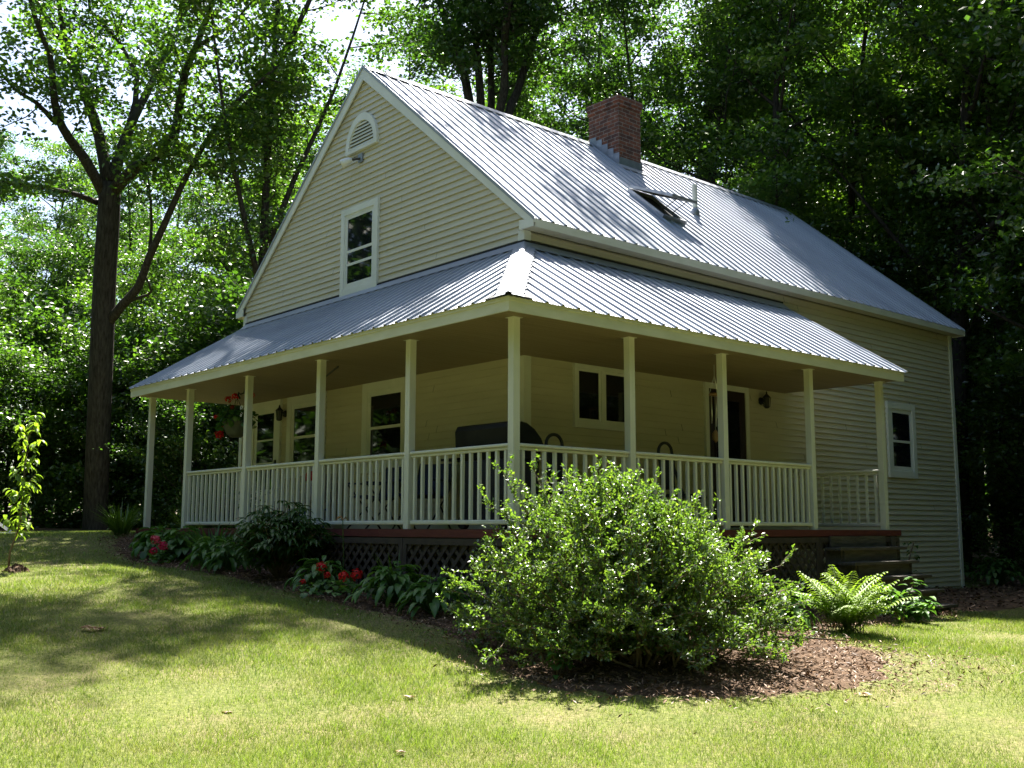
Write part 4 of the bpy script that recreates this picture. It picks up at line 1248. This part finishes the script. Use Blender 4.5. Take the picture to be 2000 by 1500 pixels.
def hosta(x, y, r, h, n, L, W, label, seed, mt='leaf_hosta', nm="hosta", cat="hosta", tone=.45):
    rg = np.random.default_rng(seed)
    t = empty(nm, at(x, y), 0, label, cat, "broad-leaved plants along the porch bed")
    lv = Leaves(); st = MB()
    n = int(n * 1.8); L *= .74; W *= .78
    for k in range(n):
        s = ((k + .5) / n) ** .6
        az = k * 2.39996 + rg.normal(0, .25)
        rr_ = r * s * rg.uniform(.45, .75)
        top = np.array((math.cos(az) * rr_, math.sin(az) * rr_, h * (1.0 - .72 * s * s) * rg.uniform(.75, 1.05) + .03))
        st.tube([(0, 0, 0), tuple(top * np.array((.45, .45, .75))), tuple(top)], .004, 4, False)
        lv.add(blade(top, az + rg.normal(0, .35), R(38 - 55 * s) + rg.normal(0, .15), L * rg.uniform(.75, 1.15), W * rg.uniform(.8, 1.15), R(60), 5, .2), rg.normal(tone, .2))
    st.build("stalks", M['leaf_hosta'], t)
    lv.build("leaves", M[mt], t)
    return t

def strap(x, y, r, h, n, W, label, seed, nm="daylily", cat="daylily", mt='leaf_lily', droop=95, tone=.4):
    rg = np.random.default_rng(seed)
    t = empty(nm, at(x, y), 0, label, cat)
    lv = Leaves()
    for k in range(n):
        az = rg.uniform(0, 6.28); b = r * .3 * math.sqrt(rg.uniform())
        lv.add(blade((math.cos(az) * b, math.sin(az) * b, -.02), az + rg.normal(0, .5), R(rg.uniform(62, 88)), h * rg.uniform(.75, 1.25), W * rg.uniform(.7, 1.2), R(droop) * rg.uniform(.3, 1.1), 7, .18, 'strap'), rg.normal(tone, .22))
    lv.build("leaves", M[mt], t)
    return t

def flower_head(par, c, r, mt, seed, n=60, name="flower_head"):
    rg = np.random.default_rng(seed)
    P = unit(rg.normal(0, 1, (n, 3)) * np.array((1, 1, .8)) + np.array((0, 0, .25))) * r * rg.uniform(.6, 1, (n, 1))
    nd = unit(P)
    t = unit(np.cross(nd, rg.normal(0, 1, (n, 3)))); s = np.cross(nd, t)
    w = r * .42
    V = np.stack([P - t * w * .6, P + s * w * .5 + nd * w * .15, P + t * w * .6, P - s * w * .5 + nd * w * .15], 1).reshape(-1, 3) + np.array(c)
    return link_mesh(name, np_mesh(name, V, np.arange(4 * n).reshape(n, 4), rg.uniform(0, 1, n)), M[mt], par)

def geranium(x, y, heads, label, seed, mt='petal', r=.28, h=.3, n=70):
    rg = np.random.default_rng(seed)
    b = at(x, y)
    t = empty("geranium", b, 0, label, "geranium", "red flowering geraniums in the bed")
    lv = Leaves(); st = MB()
    for k in range(n):
        az = rg.uniform(0, 6.28); q = r * math.sqrt(rg.uniform())
        p = np.array((math.cos(az) * q, math.sin(az) * q, h * rg.uniform(.35, 1) * (1.1 - .5 * q / r)))
        lv.add(blade(p, rg.uniform(0, 6.28), R(rg.uniform(-20, 40)), .075, .085, R(40), 3, .12, 'x'), rg.normal(.45, .2))
    for i, (hx, hy, hz, hr, hm) in enumerate(heads):
        st.tube([(hx * .2, hy * .2, .05), (hx * .7, hy * .7, hz * .6), (hx, hy, hz)], .004, 4, False)
        flower_head(t, (hx, hy, hz), hr, hm or mt, seed + i)
    st.build("stalks", M['leaf_lily'], t)
    lv.build("leaves", M['leaf_hosta'], t)

# left to right along the front of the porch (coordinates on the bed)
strap(-1.95, 8.05, .36, .58, 170, .018, "clump of tall bright green strap leaves beside the porch end", 41, droop=60, tone=.55)
strap(-.6, 8.3, .35, .5, 90, .018, "grassy clump behind the first porch post at the open end", 42, droop=60, tone=.5)
hosta(-2.42, 5.35, .46, .42, 46, .26, .15, "broad heart-leaved hosta at the left end of the bed", 43)
hosta(-2.15, 6.3, .35, .30, 30, .24, .13, "small hosta tucked under the deck edge by the end post", 44)
hosta(-2.35, 4.75, .50, .48, 40, .24, .14, "hosta behind the pink geranium", 45)
geranium(-2.72, 4.55, [(0.02, .28, .36, .075, 'petalpink'), (-.08, -.22, .27, .075, 'petalcrimson'), (-.1, .05, .20, .06, 'petalcrimson')], "geranium with one pink and two crimson heads at the bed edge", 46, r=.24, h=.22, n=50)
strap(-2.25, 3.9, .4, .62, 60, .05, "upright iris-like clump with wide grey-green blades", 47, nm="iris", cat="iris", mt='leaf_hosta', droop=45)
hosta(-2.55, 3.3, .50, .40, 44, .27, .09, "narrow-leaved hosta between the iris clump and the peony", 48)
hosta(-2.6, 2.75, .42, .34, 38, .24, .085, "low arching hosta at the bed edge before the peony", 49)
# peony: dense dark mound
def peony(x, y):
    rg = np.random.default_rng(50)
    t = empty("peony", at(x, y), 0, "tall dense dark green peony bush in front of the lattice", "peony")
    lv = Leaves(); st = MB()
    for k in range(60):
        az = k * 2.4; s = math.sqrt((k + .5) / 60)
        tip = np.array((math.cos(az) * .62 * s, math.sin(az) * .62 * s, .95 * (1 - .45 * s * s) * rg.uniform(.85, 1.05)))
        st.tube([(0, 0, 0), tuple(tip * np.array((.5, .5, .6))), tuple(tip)], .006, 4, False)
        for j in range(14):
            q = rg.uniform(.35, 1); p = tip * np.array((q, q, q ** .8)) + rg.normal(0, .05, 3)
            a2 = az + rg.normal(0, 1.2)
            for m_ in (-.55, 0, .55):
                lv.add(blade(p, a2 + m_, R(rg.uniform(-5, 35)), .15 * rg.uniform(.8, 1.2), .042, R(55), 3, .2), rg.normal(.5, .25))
    st.build("stems", M['twig'], t)
    lv.build("leaves", M['leaf_peony'], t)
peony(-2.42, 1.75)
# thin lily stalk in front of the lattice
t = empty("lily_stalk", at(-2.15, .78), 0, "single thin lily stalk with a drooping bud before the lattice", "flower stalk")
mb = MB(); mb.tube([(0, 0, 0), (.03, .02, .35), (.02, .04, .7), (.03, .06, .80)], .006, 5); mb.build("stem", M['leaf_lily'], t)
mb = MB(); mb.tube([(.03, .06, .80), (.02, .09, .84), (.0, .11, .83), (-.02, .13, .80)], [.006, .014, .015, .004], 6); mb.tube([(.03, .06, .80), (.05, .03, .83), (.07, .02, .80)], [.005, .012, .003], 6); mb.build("bud", M['wood'], t)
strap(-2.1, -.25, .10, .62, 5, .03, "few upright spear leaves by the lattice frame", 52, nm="iris", cat="iris", mt='leaf_lily', droop=18)
hosta(-2.55, .55, .5, .36, 46, .24, .085, "low hosta under the lattice behind the red geraniums", 53)
geranium(-2.78, .02, [(.05, .26, .34, .062, None), (.0, .06, .26, .042, None), (-.12, .36, .18, .038, None), (-.02, -.30, .26, .062, None), (.06, -.42, .28, .065, None)], "geranium with five bright red heads below the lattice", 54, r=.36, h=.24, n=70)
hosta(-2.5, -.75, .55, .40, 52, .28, .095, "arching green hosta right of the red geraniums", 57, tone=.6)
hosta(-2.55, -1.5, .48, .34, 46, .25, .085, "hosta at the shaded left foot of the big shrub", 58, tone=.5)
strap(-2.2, -1.0, .3, .42, 40, .03, "arching strap-leaved clump against the lattice", 59, droop=100)
# seedling at the front foot of the shrub
def seedling(x, y, h, label, seed, n=40, L=.07, W=.045):
    rg = np.random.default_rng(seed)
    t = empty("seedling", at(x, y), 0, label, "seedling")
    lv = Leaves(); st = MB()
    for k in range(5):
        tip = np.array((rg.normal(0, .10), rg.normal(0, .10), h * rg.uniform(.7, 1)))
        st.tube([(0, 0, 0), tuple(tip * .5 + np.array((0, 0, .03))), tuple(tip)], .004, 4, False)
        for j in range(n // 5):
            q = rg.uniform(.3, 1); lv.add(blade(tip * q + rg.normal(0, .03, 3), rg.uniform(0, 6.28), R(rg.uniform(-10, 30)), L, W, R(40), 3, .15), rg.normal(.55, .2))
    st.build("stem", M['twig'], t); lv.build("leaves", M['leaf_hosta'], t)
seedling(-3.35, -4.1, .38, "small blue-green seedling at the front foot of the big shrub", 60, 70)

def fern(x, y, label, seed, n=26, L=1.0):
    rg = np.random.default_rng(seed)
    t = empty("fern", at(x, y), 0, label, "fern")
    lv = Leaves(); st = MB()
    for k in range(n):
        az = k * 2.4 + rg.normal(0, .2)
        el = R(rg.uniform(50, 88)); ln = L * rg.uniform(.65, 1.1)
        b = np.array((rg.normal(0, .08), rg.normal(0, .08), 0))
        d = np.array((math.cos(az) * math.cos(el), math.sin(az) * math.cos(el), math.sin(el)))
        p = b.copy(); path = [p.copy()]
        for i in range(22):
            el2 = el - R(rg.uniform(40, 75)) * (i / 22) ** 1.4
            d = np.array((math.cos(az) * math.cos(el2), math.sin(az) * math.cos(el2), math.sin(el2)))
            p = p + d * ln / 22; path.append(p.copy())
            if i >= 3:
                s_ = (i - 3) / 19
                w = .17 * ln * (math.sin(math.pi * min(1, .16 + .84 * s_)) ** .8) + .01
                for sg in (-1, 1):
                    lv.add(blade(p, az + sg * R(72), .35 - .3 * s_ + rg.normal(0, .06), w, .024 * ln + .003, R(35), 3, .1), rg.normal(.55, .2))
        st.tube(path, [.005 * (1 - .035 * i) for i in range(23)], 4, False)
    st.build("stalks", M['leaf_fern'], t)
    lv.build("fronds", M['leaf_fern'], t)
fern(.80, -3.98, "tall bright green fern in the sun left of the porch steps", 61, 64, .74)
hosta(.45, -3.45, .45, .34, 30, .30, .09, "pale broad-leaved plant between the big shrub and the fern", 62, 'leaf_hosta', tone=.7)
seedling(2.3, -3.72, .5, "leafy bright plant right of the fern", 63, 120, .12, .06)
seedling(2.9, -3.6, .30, "sprawling bright green plant at the foot of the steps", 64, 110, .13, .07)
hosta(3.0, -2.95, .3, .26, 32, .24, .13, "dark broad-leaved hosta against the porch steps", 65)
hosta(4.0, -3.05, .28, .22, 22, .18, .10, "hosta at the lawn edge before the bottom step", 66)
# vine climbing beside the step stringer
t = empty("vine", at(5.85, -1.95), 0, "small dark vine curling up beside the step stringer", "vine")
rg = np.random.default_rng(67); mb = MB(); lv = Leaves()
mb.tube([(0, 0, 0), (.06, .02, .3), (-.05, .0, .55), (.10, .02, .75), (.22, .03, .9)], .012, 5)
for k in range(26):
    q = rg.uniform(.2, 1); lv.add(blade((rg.normal(.06, .09), rg.normal(0, .05), .9 * q), rg.uniform(0, 6.28), R(rg.uniform(-20, 40)), .09, .06, R(40), 3), rg.uniform(0, .5))
mb.build("stem", M['twig'], t); lv.build("leaves", M['leaf_peony'], t)
# shaded ground plants beyond the path, right
for k, (x, y, lab) in enumerate([(12.3, -.35, "low shaded plant at the far house corner"), (13.2, -1.3, "dim green ground plant beyond the brown path"), (11.4, -2.9, "low leafy plant on the right edge of the brown path"), (14.6, -2.2, "shaded leafy plant at the right picture edge"), (12.6, .8, "low plant just behind the far house corner")]):
    hosta(x, y, .75, .55, 70, .20, .10, lab, 70 + k, 'leaf_hosta', "ground_plant", "ground plant")

# ------------------------------------------------------------------ sapling on the left lawn
def sapling(x, y):
    rg = np.random.default_rng(81)
    t = empty("sapling", at(x, y), 0, "young thin sapling with sunlit leaves on the left lawn", "sapling")
    mb = MB(); lv = Leaves()
    trunk = [np.array(p) for p in ((0, 0, -.02), (.0, -.02, .25), (.06, -.08, .5), (.09, -.11, .9), (.08, -.10, 1.3), (.11, -.13, 1.75))]
    mb.tube(trunk, [.014, .012, .011, .009, .007, .003], 6)
    for k in range(17):
        q = .30 + .70 * (k + .5) / 17
        p, d = interp(trunk, min(q, .999))
        az = k * 2.4
        ln = .36 * (1.05 - .5 * abs(q - .6)) * rg.uniform(.6, 1.1)
        br = grow_path(p, (math.cos(az) * .6, math.sin(az) * .6, .8), ln, 3, .2, .1, rg)
        mb.tube(br, [.004, .003, .0025, .0015], 4, False)
        for j in range(13):
            c, _ = interp(br, min(rg.uniform(.2, 1), .999))
            lv.add(blade(c, rg.uniform(0, 6.28), R(rg.uniform(-15, 25)), .115 * rg.uniform(.8, 1.25), .05, R(70), 4, .15), rg.normal(.55, .22))
    mb.build("trunk", M['twig'], t, True)
    lv.build("leaves", M['leaf_fern'], t)
sapling(-4.93, 3.86)
# little mound of dark mulch at its foot
rg = np.random.default_rng(82)
V = []; F = []
nr_, na_ = 9, 24
for i in range(nr_):
    for k in range(na_):
        q = i / (nr_ - 1); an = 6.2832 * k / na_
        rr_ = .17 * q * (1 + .18 * math.sin(3 * an + 1) + rg.normal(0, .06))
        x, y = -4.85 + rr_ * math.cos(an), 3.80 + rr_ * math.sin(an)
        V.append((x, y, g1(x, y) + .09 * (1 - q * q) - .012 + rg.normal(0, .018) * (q < .97)))
for i in range(nr_ - 1):
    for k in range(na_):
        a = i * na_ + k; b = i * na_ + (k + 1) % na_
        F.append((a, b, b + na_, a + na_))
tag(link_mesh("mulch_mound", np_mesh("mulch_mound", np.array(V), np.array(F)), M['mulch']), "small dark mulch mound at the foot of the thin sapling", "mulch mound")
# grey slab and white slanted bar at the left edge
px_, py_ = -2.05, 13.9
mb = MB(); mb.box(-.75, .35, -.3, .35, -.05, .035)
tag(mb.build("stone_slab", M['stone'], None, bevel=.02), "flat pale grey slab lying in the grass at the left edge", "slab")
bpy.data.objects["stone_slab"].location = at(px_, py_)
bpy.data.objects["stone_slab"].rotation_euler = (0, 0, .75)
mb = MB(); mb.bar((-.35, .1, .45), (.22, -.02, .02), .05, .06)
tag(mb.build("white_board", M['white'], None), "white slanted board above the grey slab at the left edge", "board")
bpy.data.objects["white_board"].location = (px_ - .1, py_ + .35, g1(px_, py_) + .03)

# ------------------------------------------------------------------ things on the porch
# grill
g = empty("barbecue_grill", (-1.03, -.72, 0), 0, "black barbecue grill with closed hood behind the corner railing", "grill")
mb = MB(); prof = [(-.27, .93), (-.28, 1.12), (-.25, 1.185), (-.16, 1.20), (.0, 1.185), (.12, 1.12), (.22, 1.02), (.27, .93)]
mb.prism([(x, -.48, z) for x, z in prof], (0, .96, 0)); mb.build("hood", M['grillhood'], g, bevel=.018)
mb = MB(); mb.prism([(-.275, -.44, .925), (.275, -.44, .925), (.20, -.44, .78), (-.20, -.44, .78)], (0, .88, 0)); mb.box(-.30, .30, -.50, .50, .915, .932); mb.build("firebox", M['grillhood'], g, bevel=.01)
mb = MB(); mb.tube([(.30, -.3, 1.0), (.33, -.3, 1.0), (.33, .3, 1.0), (.30, .3, 1.0)], .012, 8); mb.build("handle", M['chrome'], g)
mb = MB(); mb.box(-.24, .24, -.42, .42, .06, .775); mb.build("cart", M['cover'], g, bevel=.02)
mb = MB(); mb.box(-.22, .22, .50, .82, .80, .83); mb.build("side_shelf", M['grillhood'], g, bevel=.008)
for wy in (-.36, .36):
    mb = MB(); mb.tube([(-.26, wy, .075), (-.20, wy, .075)], .075, 16); mb.build("wheel", M['black'], g)

def patio_chair(x, y, rz, label):
    t = empty("patio_chair", (x, y, 0), rz, label, "chair", "dark tube patio chairs on the side porch")
    mb = MB()
    a = []
    for k in range(11):
        an = math.pi * k / 10; a.append((-.13 * math.cos(an), .20 + .03, .98 + .12 * math.sin(an)))
    mb.tube([(-.24, -.22, .40), (-.20, .10, .42), (-.13, .20, .8)] + a + [(.13, .20, .8), (.20, .10, .42), (.24, -.22, .40)], .02, 8); mb.build("back_frame", M['black'], t, True)
    mb = MB(); mb.box(-.13, .13, .185, .20, .5, .9); mb.build("backrest", M['cover'], t)
    mb = MB(); mb.box(-.22, .22, -.24, .17, .40, .44); mb.build("seat", M['cover'], t, bevel=.01)
    for sx_ in (-1, 1):
        for sy_ in (-.2, .14):
            mb = MB(); mb.tube([(sx_ * .19, sy_, .41), (sx_ * .22, sy_ * 1.15, 0.0)], .013, 6); mb.build("leg", M['black'], t)
patio_chair(-.42, -1.22, R(0), "dark tube-backed chair right behind the barbecue grill")
patio_chair(1.46, -1.30, R(0), "dark tube-backed chair between the casement window and the wind chime")

# blue camp chairs behind the front railing
def camp_chair(x, y, rz, label):
    t = empty("camp_chair", (x, y, 0), rz, label, "chair", "navy folding chairs on the front porch")
    mb = MB(); mb.prism([(-.26, .22, .42), (.26, .22, .42), (.24, .34, .86), (-.24, .34, .86)], (0, .02, .01)); mb.build("backrest", M['navy'], t)
    mb = MB(); mb.prism([(-.26, -.24, .44), (.26, -.24, .44), (.26, .22, .40), (-.26, .22, .40)], (0, 0, .02)); mb.build("seat", M['navy'], t)
    for s in (-1, 1):
        mb = MB(); mb.tube([(s * .27, -.26, 0), (s * .27, .25, .5), (s * .26, .36, .88)], .012, 6); mb.tube([(s * .28, .28, 0), (s * .28, -.26, .62)], .012, 6); mb.build("leg", M['black'], t)
        mb = MB(); mb.box(s * .27 - .03, s * .27 + .03, -.28, .26, .62, .645); mb.build("armrest", M['navy'], t)
camp_chair(-.55, 2.55, R(-95), "navy folding chair nearer the front window")
camp_chair(-.6, 1.35, R(-70), "navy folding chair nearest the barbecue grill")
# pale bench with a blue crate under it and a bag on it
t = empty("bench", (-.42, 4.62, 0), 0, "pale grey slatted bench against the wall below the window", "bench")
mb = MB()
for z in (.46, .60, .74): mb.box(.20, .225, -.55, .55, z, z + .10)
mb.build("backrest", M['greywood'], t)
mb = MB()
for k in range(4): mb.box(-.26 + k * .115, -.26 + k * .115 + .1, -.55, .55, .40, .425)
mb.build("seat", M['greywood'], t)
for sx_ in (-.24, .18):
    for sy_ in (-.5, .5):
        mb = MB(); mb.box(sx_ - .025, sx_ + .025, sy_ - .025, sy_ + .025, 0, .40); mb.build("leg", M['greywood'], t)
t = empty("crate", (-.45, 4.55, 0), 0, "blue plastic crate under the pale bench", "crate")
mb = MB(); mb.prism([(-.16, -.30, 0), (.16, -.30, 0), (.16, .30, 0), (-.16, .30, 0)], (0, 0, .27)); mb.build("tub", M['blueplastic'], t, bevel=.02)
mb = MB(); mb.box(-.18, .18, -.32, .32, .272, .30); mb.build("lid", M['blueplastic'], t, bevel=.01)
t = empty("bag", (-.42, 4.30, .425), R(20), "rumpled red and lilac printed bag standing on the pale bench", "bag")
mb = MB(); mb.tube([(0, 0, 0), (0, 0, .08), (.01, .01, .25), (.0, 0, .42), (-.01, -.01, .52), (0, 0, .60)], [.15, .17, .16, .13, .09, .03], 14); mb.build("body", M['baglilac'], t, True)
mb = MB(); mb.tube([(-.02, .02, .30), (-.02, .02, .38), (-.015, .01, .44)], [.152, .148, .128], 14); mb.build("printed_band", M['bagred'], t, True)
# pale plant by the door
t = empty("flower_pot", (-.5, 6.3, 0), 0, "white pot of pale flowers near the storm door", "flower pot")
mb = MB(); mb.lathe([(.14, 0), (.17, .2), (.19, .32), (.20, .34)], sides=18); mb.build("pot", M['white'], t, True)
rg = np.random.default_rng(91); lv = Leaves()
for k in range(90): lv.add(blade((rg.normal(0, .10), rg.normal(0, .10), rg.uniform(.32, .62)), rg.uniform(0, 6.28), R(rg.uniform(0, 50)), .12, .04, R(50), 3), rg.normal(.5, .2))
lv.build("leaves", M['leaf_lily'], t)
for k in range(6): flower_head(t, (rg.normal(0, .11), rg.normal(0, .11), rg.uniform(.58, .74)), .055, 'petalpale', 92 + k)

# hanging basket
t = empty("hanging_basket", (-1.5, 4.88, 1.35), 0, "hanging basket of red geraniums on a ceiling hook by a porch post", "hanging basket")
mb = MB(); mb.lathe([(.08, .02), (.15, .08), (.19, .17), (.205, .25), (.21, .26)], sides=20); mb.build("pot", M['terracotta'], t, True)
mb = MB()
for k in range(3):
    an = 2.1 * k; mb.tube([(.2 * math.cos(an), .2 * math.sin(an), .25), (0, 0, .62)], .004, 4)
mb.build("hanger", M['black'], t)
rg = np.random.default_rng(95); lv = Leaves(); st = MB()
for k in range(170):
    az = rg.uniform(0, 6.28); q = .30 * math.sqrt(rg.uniform()); lv.add(blade((math.cos(az) * q, math.sin(az) * q, rg.uniform(.20, .46) - .5 * max(0, q - .2)), rg.uniform(0, 6.28), R(rg.uniform(-40, 30)), .085, .09, R(45), 3, .12, 'x'), rg.normal(.3, .2))
heads = [(-.02, .26, .62, .06), (.0, .08, .65, .062), (-.05, .55, .36, .06), (-.05, .40, .20, .06), (-.05, .46, .09, .078), (.02, .20, .5, .035), (.05, -.36, .64, .055)]
for i, (a, b, c, r_) in enumerate(heads):
    st.tube([(0, 0, .3), (a * .6, b * .6, .3 + (c - .3) * .5 + .04), (a, b, c)], .004, 4, False)
    flower_head(t, (a, b, c), r_, 'petal', 96 + i, 70)
st.build("stalks", M['leaf_lily'], t); lv.build("leaves", M['leaf_hosta'], t)
# wind chime
wx, wy = 2.40, -1.15
t = empty("wind_chime", (wx, wy, 2.2), 0, "wind chime of pale tubes under a wooden disc before the dark door", "wind chime")
mb = MB(); mb.lathe([(.075, -.42), (.08, -.41), (.08, -.395), (.06, -.385)], sides=18); mb.build("disc", M['wood'], t, True)
mb = MB(); mb.tube([(0, 0, 0), (0, 0, -.15)], .004, 4)
for k in range(3): an = 2.1 * k; mb.tube([(0, 0, -.15), (.07 * math.cos(an), .07 * math.sin(an), -.39)], .003, 4)
mb.tube([(0, 0, -.4), (0, 0, -.90)], .0025, 4); mb.build("cord", M['chrome'], t)
for k, L in enumerate((.40, .36, .33, .30, .28)):
    an = 1.257 * k + .4; mb = MB(); mb.tube([(.055 * math.cos(an), .055 * math.sin(an), -.43), (.055 * math.cos(an), .055 * math.sin(an), -.43 - L)], .008, 10); mb.build("tube", M['chrome'], t, True)
mb = MB(); mb.tube([(0, 0, -.88), (0, 0, -.93), (0, 0, -1.0), (0, 0, -1.05)], [.01, .045, .05, .008], 10); mb.build("sail", M['wood'], t, True)

# ------------------------------------------------------------------ lawn grass, chips, fallen leaves
def lawn():
    rg = np.random.default_rng(101)
    n = 800000
    th = R(48.7) + R(33) * rg.uniform(-1, 1, n)
    r = 4.6 * (30 / 4.6) ** rg.uniform(0, 1, n) ** 1.0
    x = EYE[0] + r * np.cos(th); y = EYE[1] + r * np.sin(th)
    ok = ~(in_poly(x, y, BED) & (rg.uniform(0, 1, n) > .05)) & ~in_poly(x, y, PATH) & ~in_poly(x, y, WOODS)
    ok &= ~((x > DXE) & (x < 11.6) & (y > DYE) & (y < 7.8))
    # ragged bed edge: let grass run a little in
    jx = x + rg.normal(0, .22, n); jy = y + rg.normal(0, .22, n)
    ok &= ~(in_poly(jx, jy, BED) & (rg.uniform(0, 1, n) < .85))
    # worn ground round the mulch tip
    worn = np.exp(-(((x + 1.0) / 1.5) ** 2 + ((y + 5.6) / .95) ** 2))
    ok &= rg.uniform(0, 1, n) > worn * .6
    x, y, r = x[ok], y[ok], r[ok]; n = len(x)
    z = gz(x, y) - .004
    h = rg.uniform(.016, .042, n) * (1 + .25 * np.sin(x * 1.7) * np.cos(y * 1.3))
    w = np.maximum(.0030, r * .00058) * rg.uniform(.7, 1.3, n)
    tint = rg.normal(.42, .26, n) + .12 * np.sin(x * 3.1 + np.sin(y * 2.3) * 2) * np.cos(y * 2.7)
    # taller fresh green tufts, clover-like, scattered in drifts
    k = 1500
    tc = rg.integers(0, n, k)
    keep = (np.sin(x[tc] * 1.1 + 1.3 * np.sin(y[tc] * .9)) + rg.normal(0, .7, k)) > .15
    tc = tc[keep]; per = 34
    tx = np.repeat(x[tc], per) + rg.normal(0, .055, len(tc) * per) * np.repeat(rg.uniform(.6, 2.2, len(tc)), per)
    ty = np.repeat(y[tc], per) + rg.normal(0, .055, len(tc) * per)
    tr = np.repeat(r[tc], per)
    okk = ~in_poly(tx, ty, BED) & ~((tx > DXE) & (ty > DYE))
    tx, ty, tr = tx[okk], ty[okk], tr[okk]
    x = np.concatenate([x, tx]); y = np.concatenate([y, ty]); z = np.concatenate([z, gz(tx, ty) - .004])
    h = np.concatenate([h, rg.uniform(.035, .075, len(tx))]); w = np.concatenate([w, np.maximum(.005, tr * .0007)])
    tint = np.concatenate([tint, rg.normal(.52, .1, len(tx)) + 1.0])
    fresh = tint > 1.0
    tint = np.where(fresh, np.clip(tint - 1, .3, .75), np.clip(tint, 0, 1))
    n = len(x)
    az = rg.uniform(0, 6.283, n); ln = rg.uniform(.1, 1.1, n) * h
    fa = rg.uniform(0, 6.283, n)
    dx, dy = np.cos(fa) * w / 2, np.sin(fa) * w / 2
    a = np.stack([x - dx, y - dy, z], 1); b = np.stack([x + dx, y + dy, z], 1)
    c = np.stack([x + np.cos(az) * ln, y + np.sin(az) * ln, z + h], 1)
    V = np.stack([a, b, c], 1).reshape(-1, 3)
    tint = np.where(fresh, tint, tint * .999)
    dry = np.where(fresh, 0.0, 1.0)
    o = link_mesh("grass", np_mesh("grass", V, np.arange(3 * n).reshape(n, 3), tint), M['grass'])
    at_ = o.data.attributes.new('dry', 'FLOAT', 'FACE')
    at_.data.foreach_set('value', dry.astype(np.float32))
    tag(o, "short mown lawn grass with dry straw-coloured patches", "grass", kind='stuff')
lawn()

def chips():
    rg = np.random.default_rng(102)
    x = rg.uniform(-4.3, 5.8, 120000); y = rg.uniform(-6.2, 7.9, 120000)
    P2 = [(px + (px + 1.5) * .02, py) for px, py in BED]
    ok = in_poly(x + rg.normal(0, .16, len(x)), y + rg.normal(0, .16, len(x)), P2) & ~((x > DXE) & (y > DYE))
    # scattered beyond the front lobe
    ok |= (rg.uniform(0, 1, len(x)) < .40 * np.exp(-(((x + 1.3) / 1.2) ** 2 + ((y + 5.5) / .55) ** 2))) & (y < -4.8)
    x, y = x[ok], y[ok]; n = len(x)
    P = np.stack([x, y, gz(x, y) + .035 + rg.uniform(0, .02, n)], 1)
    V, F = leaf_quads(P, .048, .014, 1.0, .45, rg)
    tint = np.clip(rg.beta(2, 3, n), 0, 1)
    o = link_mesh("wood_chips", np_mesh("wood_chips", V, F, tint), M['chip'])
    tag(o, "brown shredded wood chips covering the bed", "mulch", kind='stuff')
chips()

def leaf_litter_stuff():
    rg = np.random.default_rng(103)
    x = rg.uniform(5, 30, 26000); y = rg.uniform(-5, 12, 26000)
    ok = in_poly(x, y, PATH) | (in_poly(x, y, WOODS) & (rg.uniform(0, 1, len(x)) < .5))
    x, y = x[ok], y[ok]; n = len(x)
    P = np.stack([x, y, gz(x, y) + .03 + rg.uniform(0, .02, n)], 1)
    V, F = leaf_quads(P, .09, .05, 1.0, .35, rg)
    o = link_mesh("leaf_litter", np_mesh("leaf_litter", V, F, np.clip(rg.beta(2, 4, n), 0, 1)), M['chip'])
    tag(o, "dry brown leaf litter on the path and woodland floor", "leaf litter", kind='stuff')
leaf_litter_stuff()

def fallen_leaf(x, y, size, label, seed, tone=.6, cnt=1):
    rg = np.random.default_rng(seed)
    lv = Leaves()
    for k in range(cnt):
        b = (rg.normal(0, .07) if cnt > 1 else 0, rg.normal(0, .05) if cnt > 1 else 0, .016 + .008 * k)
        a0 = rg.uniform(0, 6.28)
        for m_ in (-.9, -.4, 0, .45, .9):
            lv.add(blade(b, a0 + m_, R(rg.uniform(0, 12)), size * (1 - .3 * abs(m_)), size * .35, R(rg.uniform(5, 25)), 4, .25), rg.normal(tone, .15))
    o = lv.build("fallen_leaf", M['deadleaf'], None)
    o.location = at(x, y)
    tag(o, label, "fallen leaf", "fallen leaves on the lawn")
fallen_leaf(-5.37, -.52, .10, "clump of tan curled fallen leaves on the left lawn", 111, .6, 3)
fallen_leaf(-5.75, -3.6, .07, "small brown fallen leaf on the front lawn left of centre", 112, .2)
fallen_leaf(-5.35, -4.9, .065, "brown fallen leaf near the bottom edge of the lawn", 113, .15)
fallen_leaf(-1.35, -7.2, .08, "pale fallen leaf alone on the right lawn", 114, .95)
fallen_leaf(-1.95, -5.75, .09, "pale fallen leaf just beyond the mulch tip", 115, .95)
fallen_leaf(-4.55, -3.9, .08, "tan fallen leaf midway across the sunlit lawn", 116, .4)
# twigs
mb = MB(); mb.tube([(-.5, 0, .06), (-.2, .03, .08), (.15, .0, .07), (.5, -.06, .05)], [.014, .013, .010, .005], 6); mb.tube([(.1, 0, .075), (.25, .08, .10), (.36, .12, .09)], [.007, .005, .003], 5)
o = mb.build("fallen_branch", M['twig']); o.location = at(-.55, -4.25); o.rotation_euler = (0, 0, R(-40))
tag(o, "thin dark branch lying on the mulch right of the big shrub", "branch")
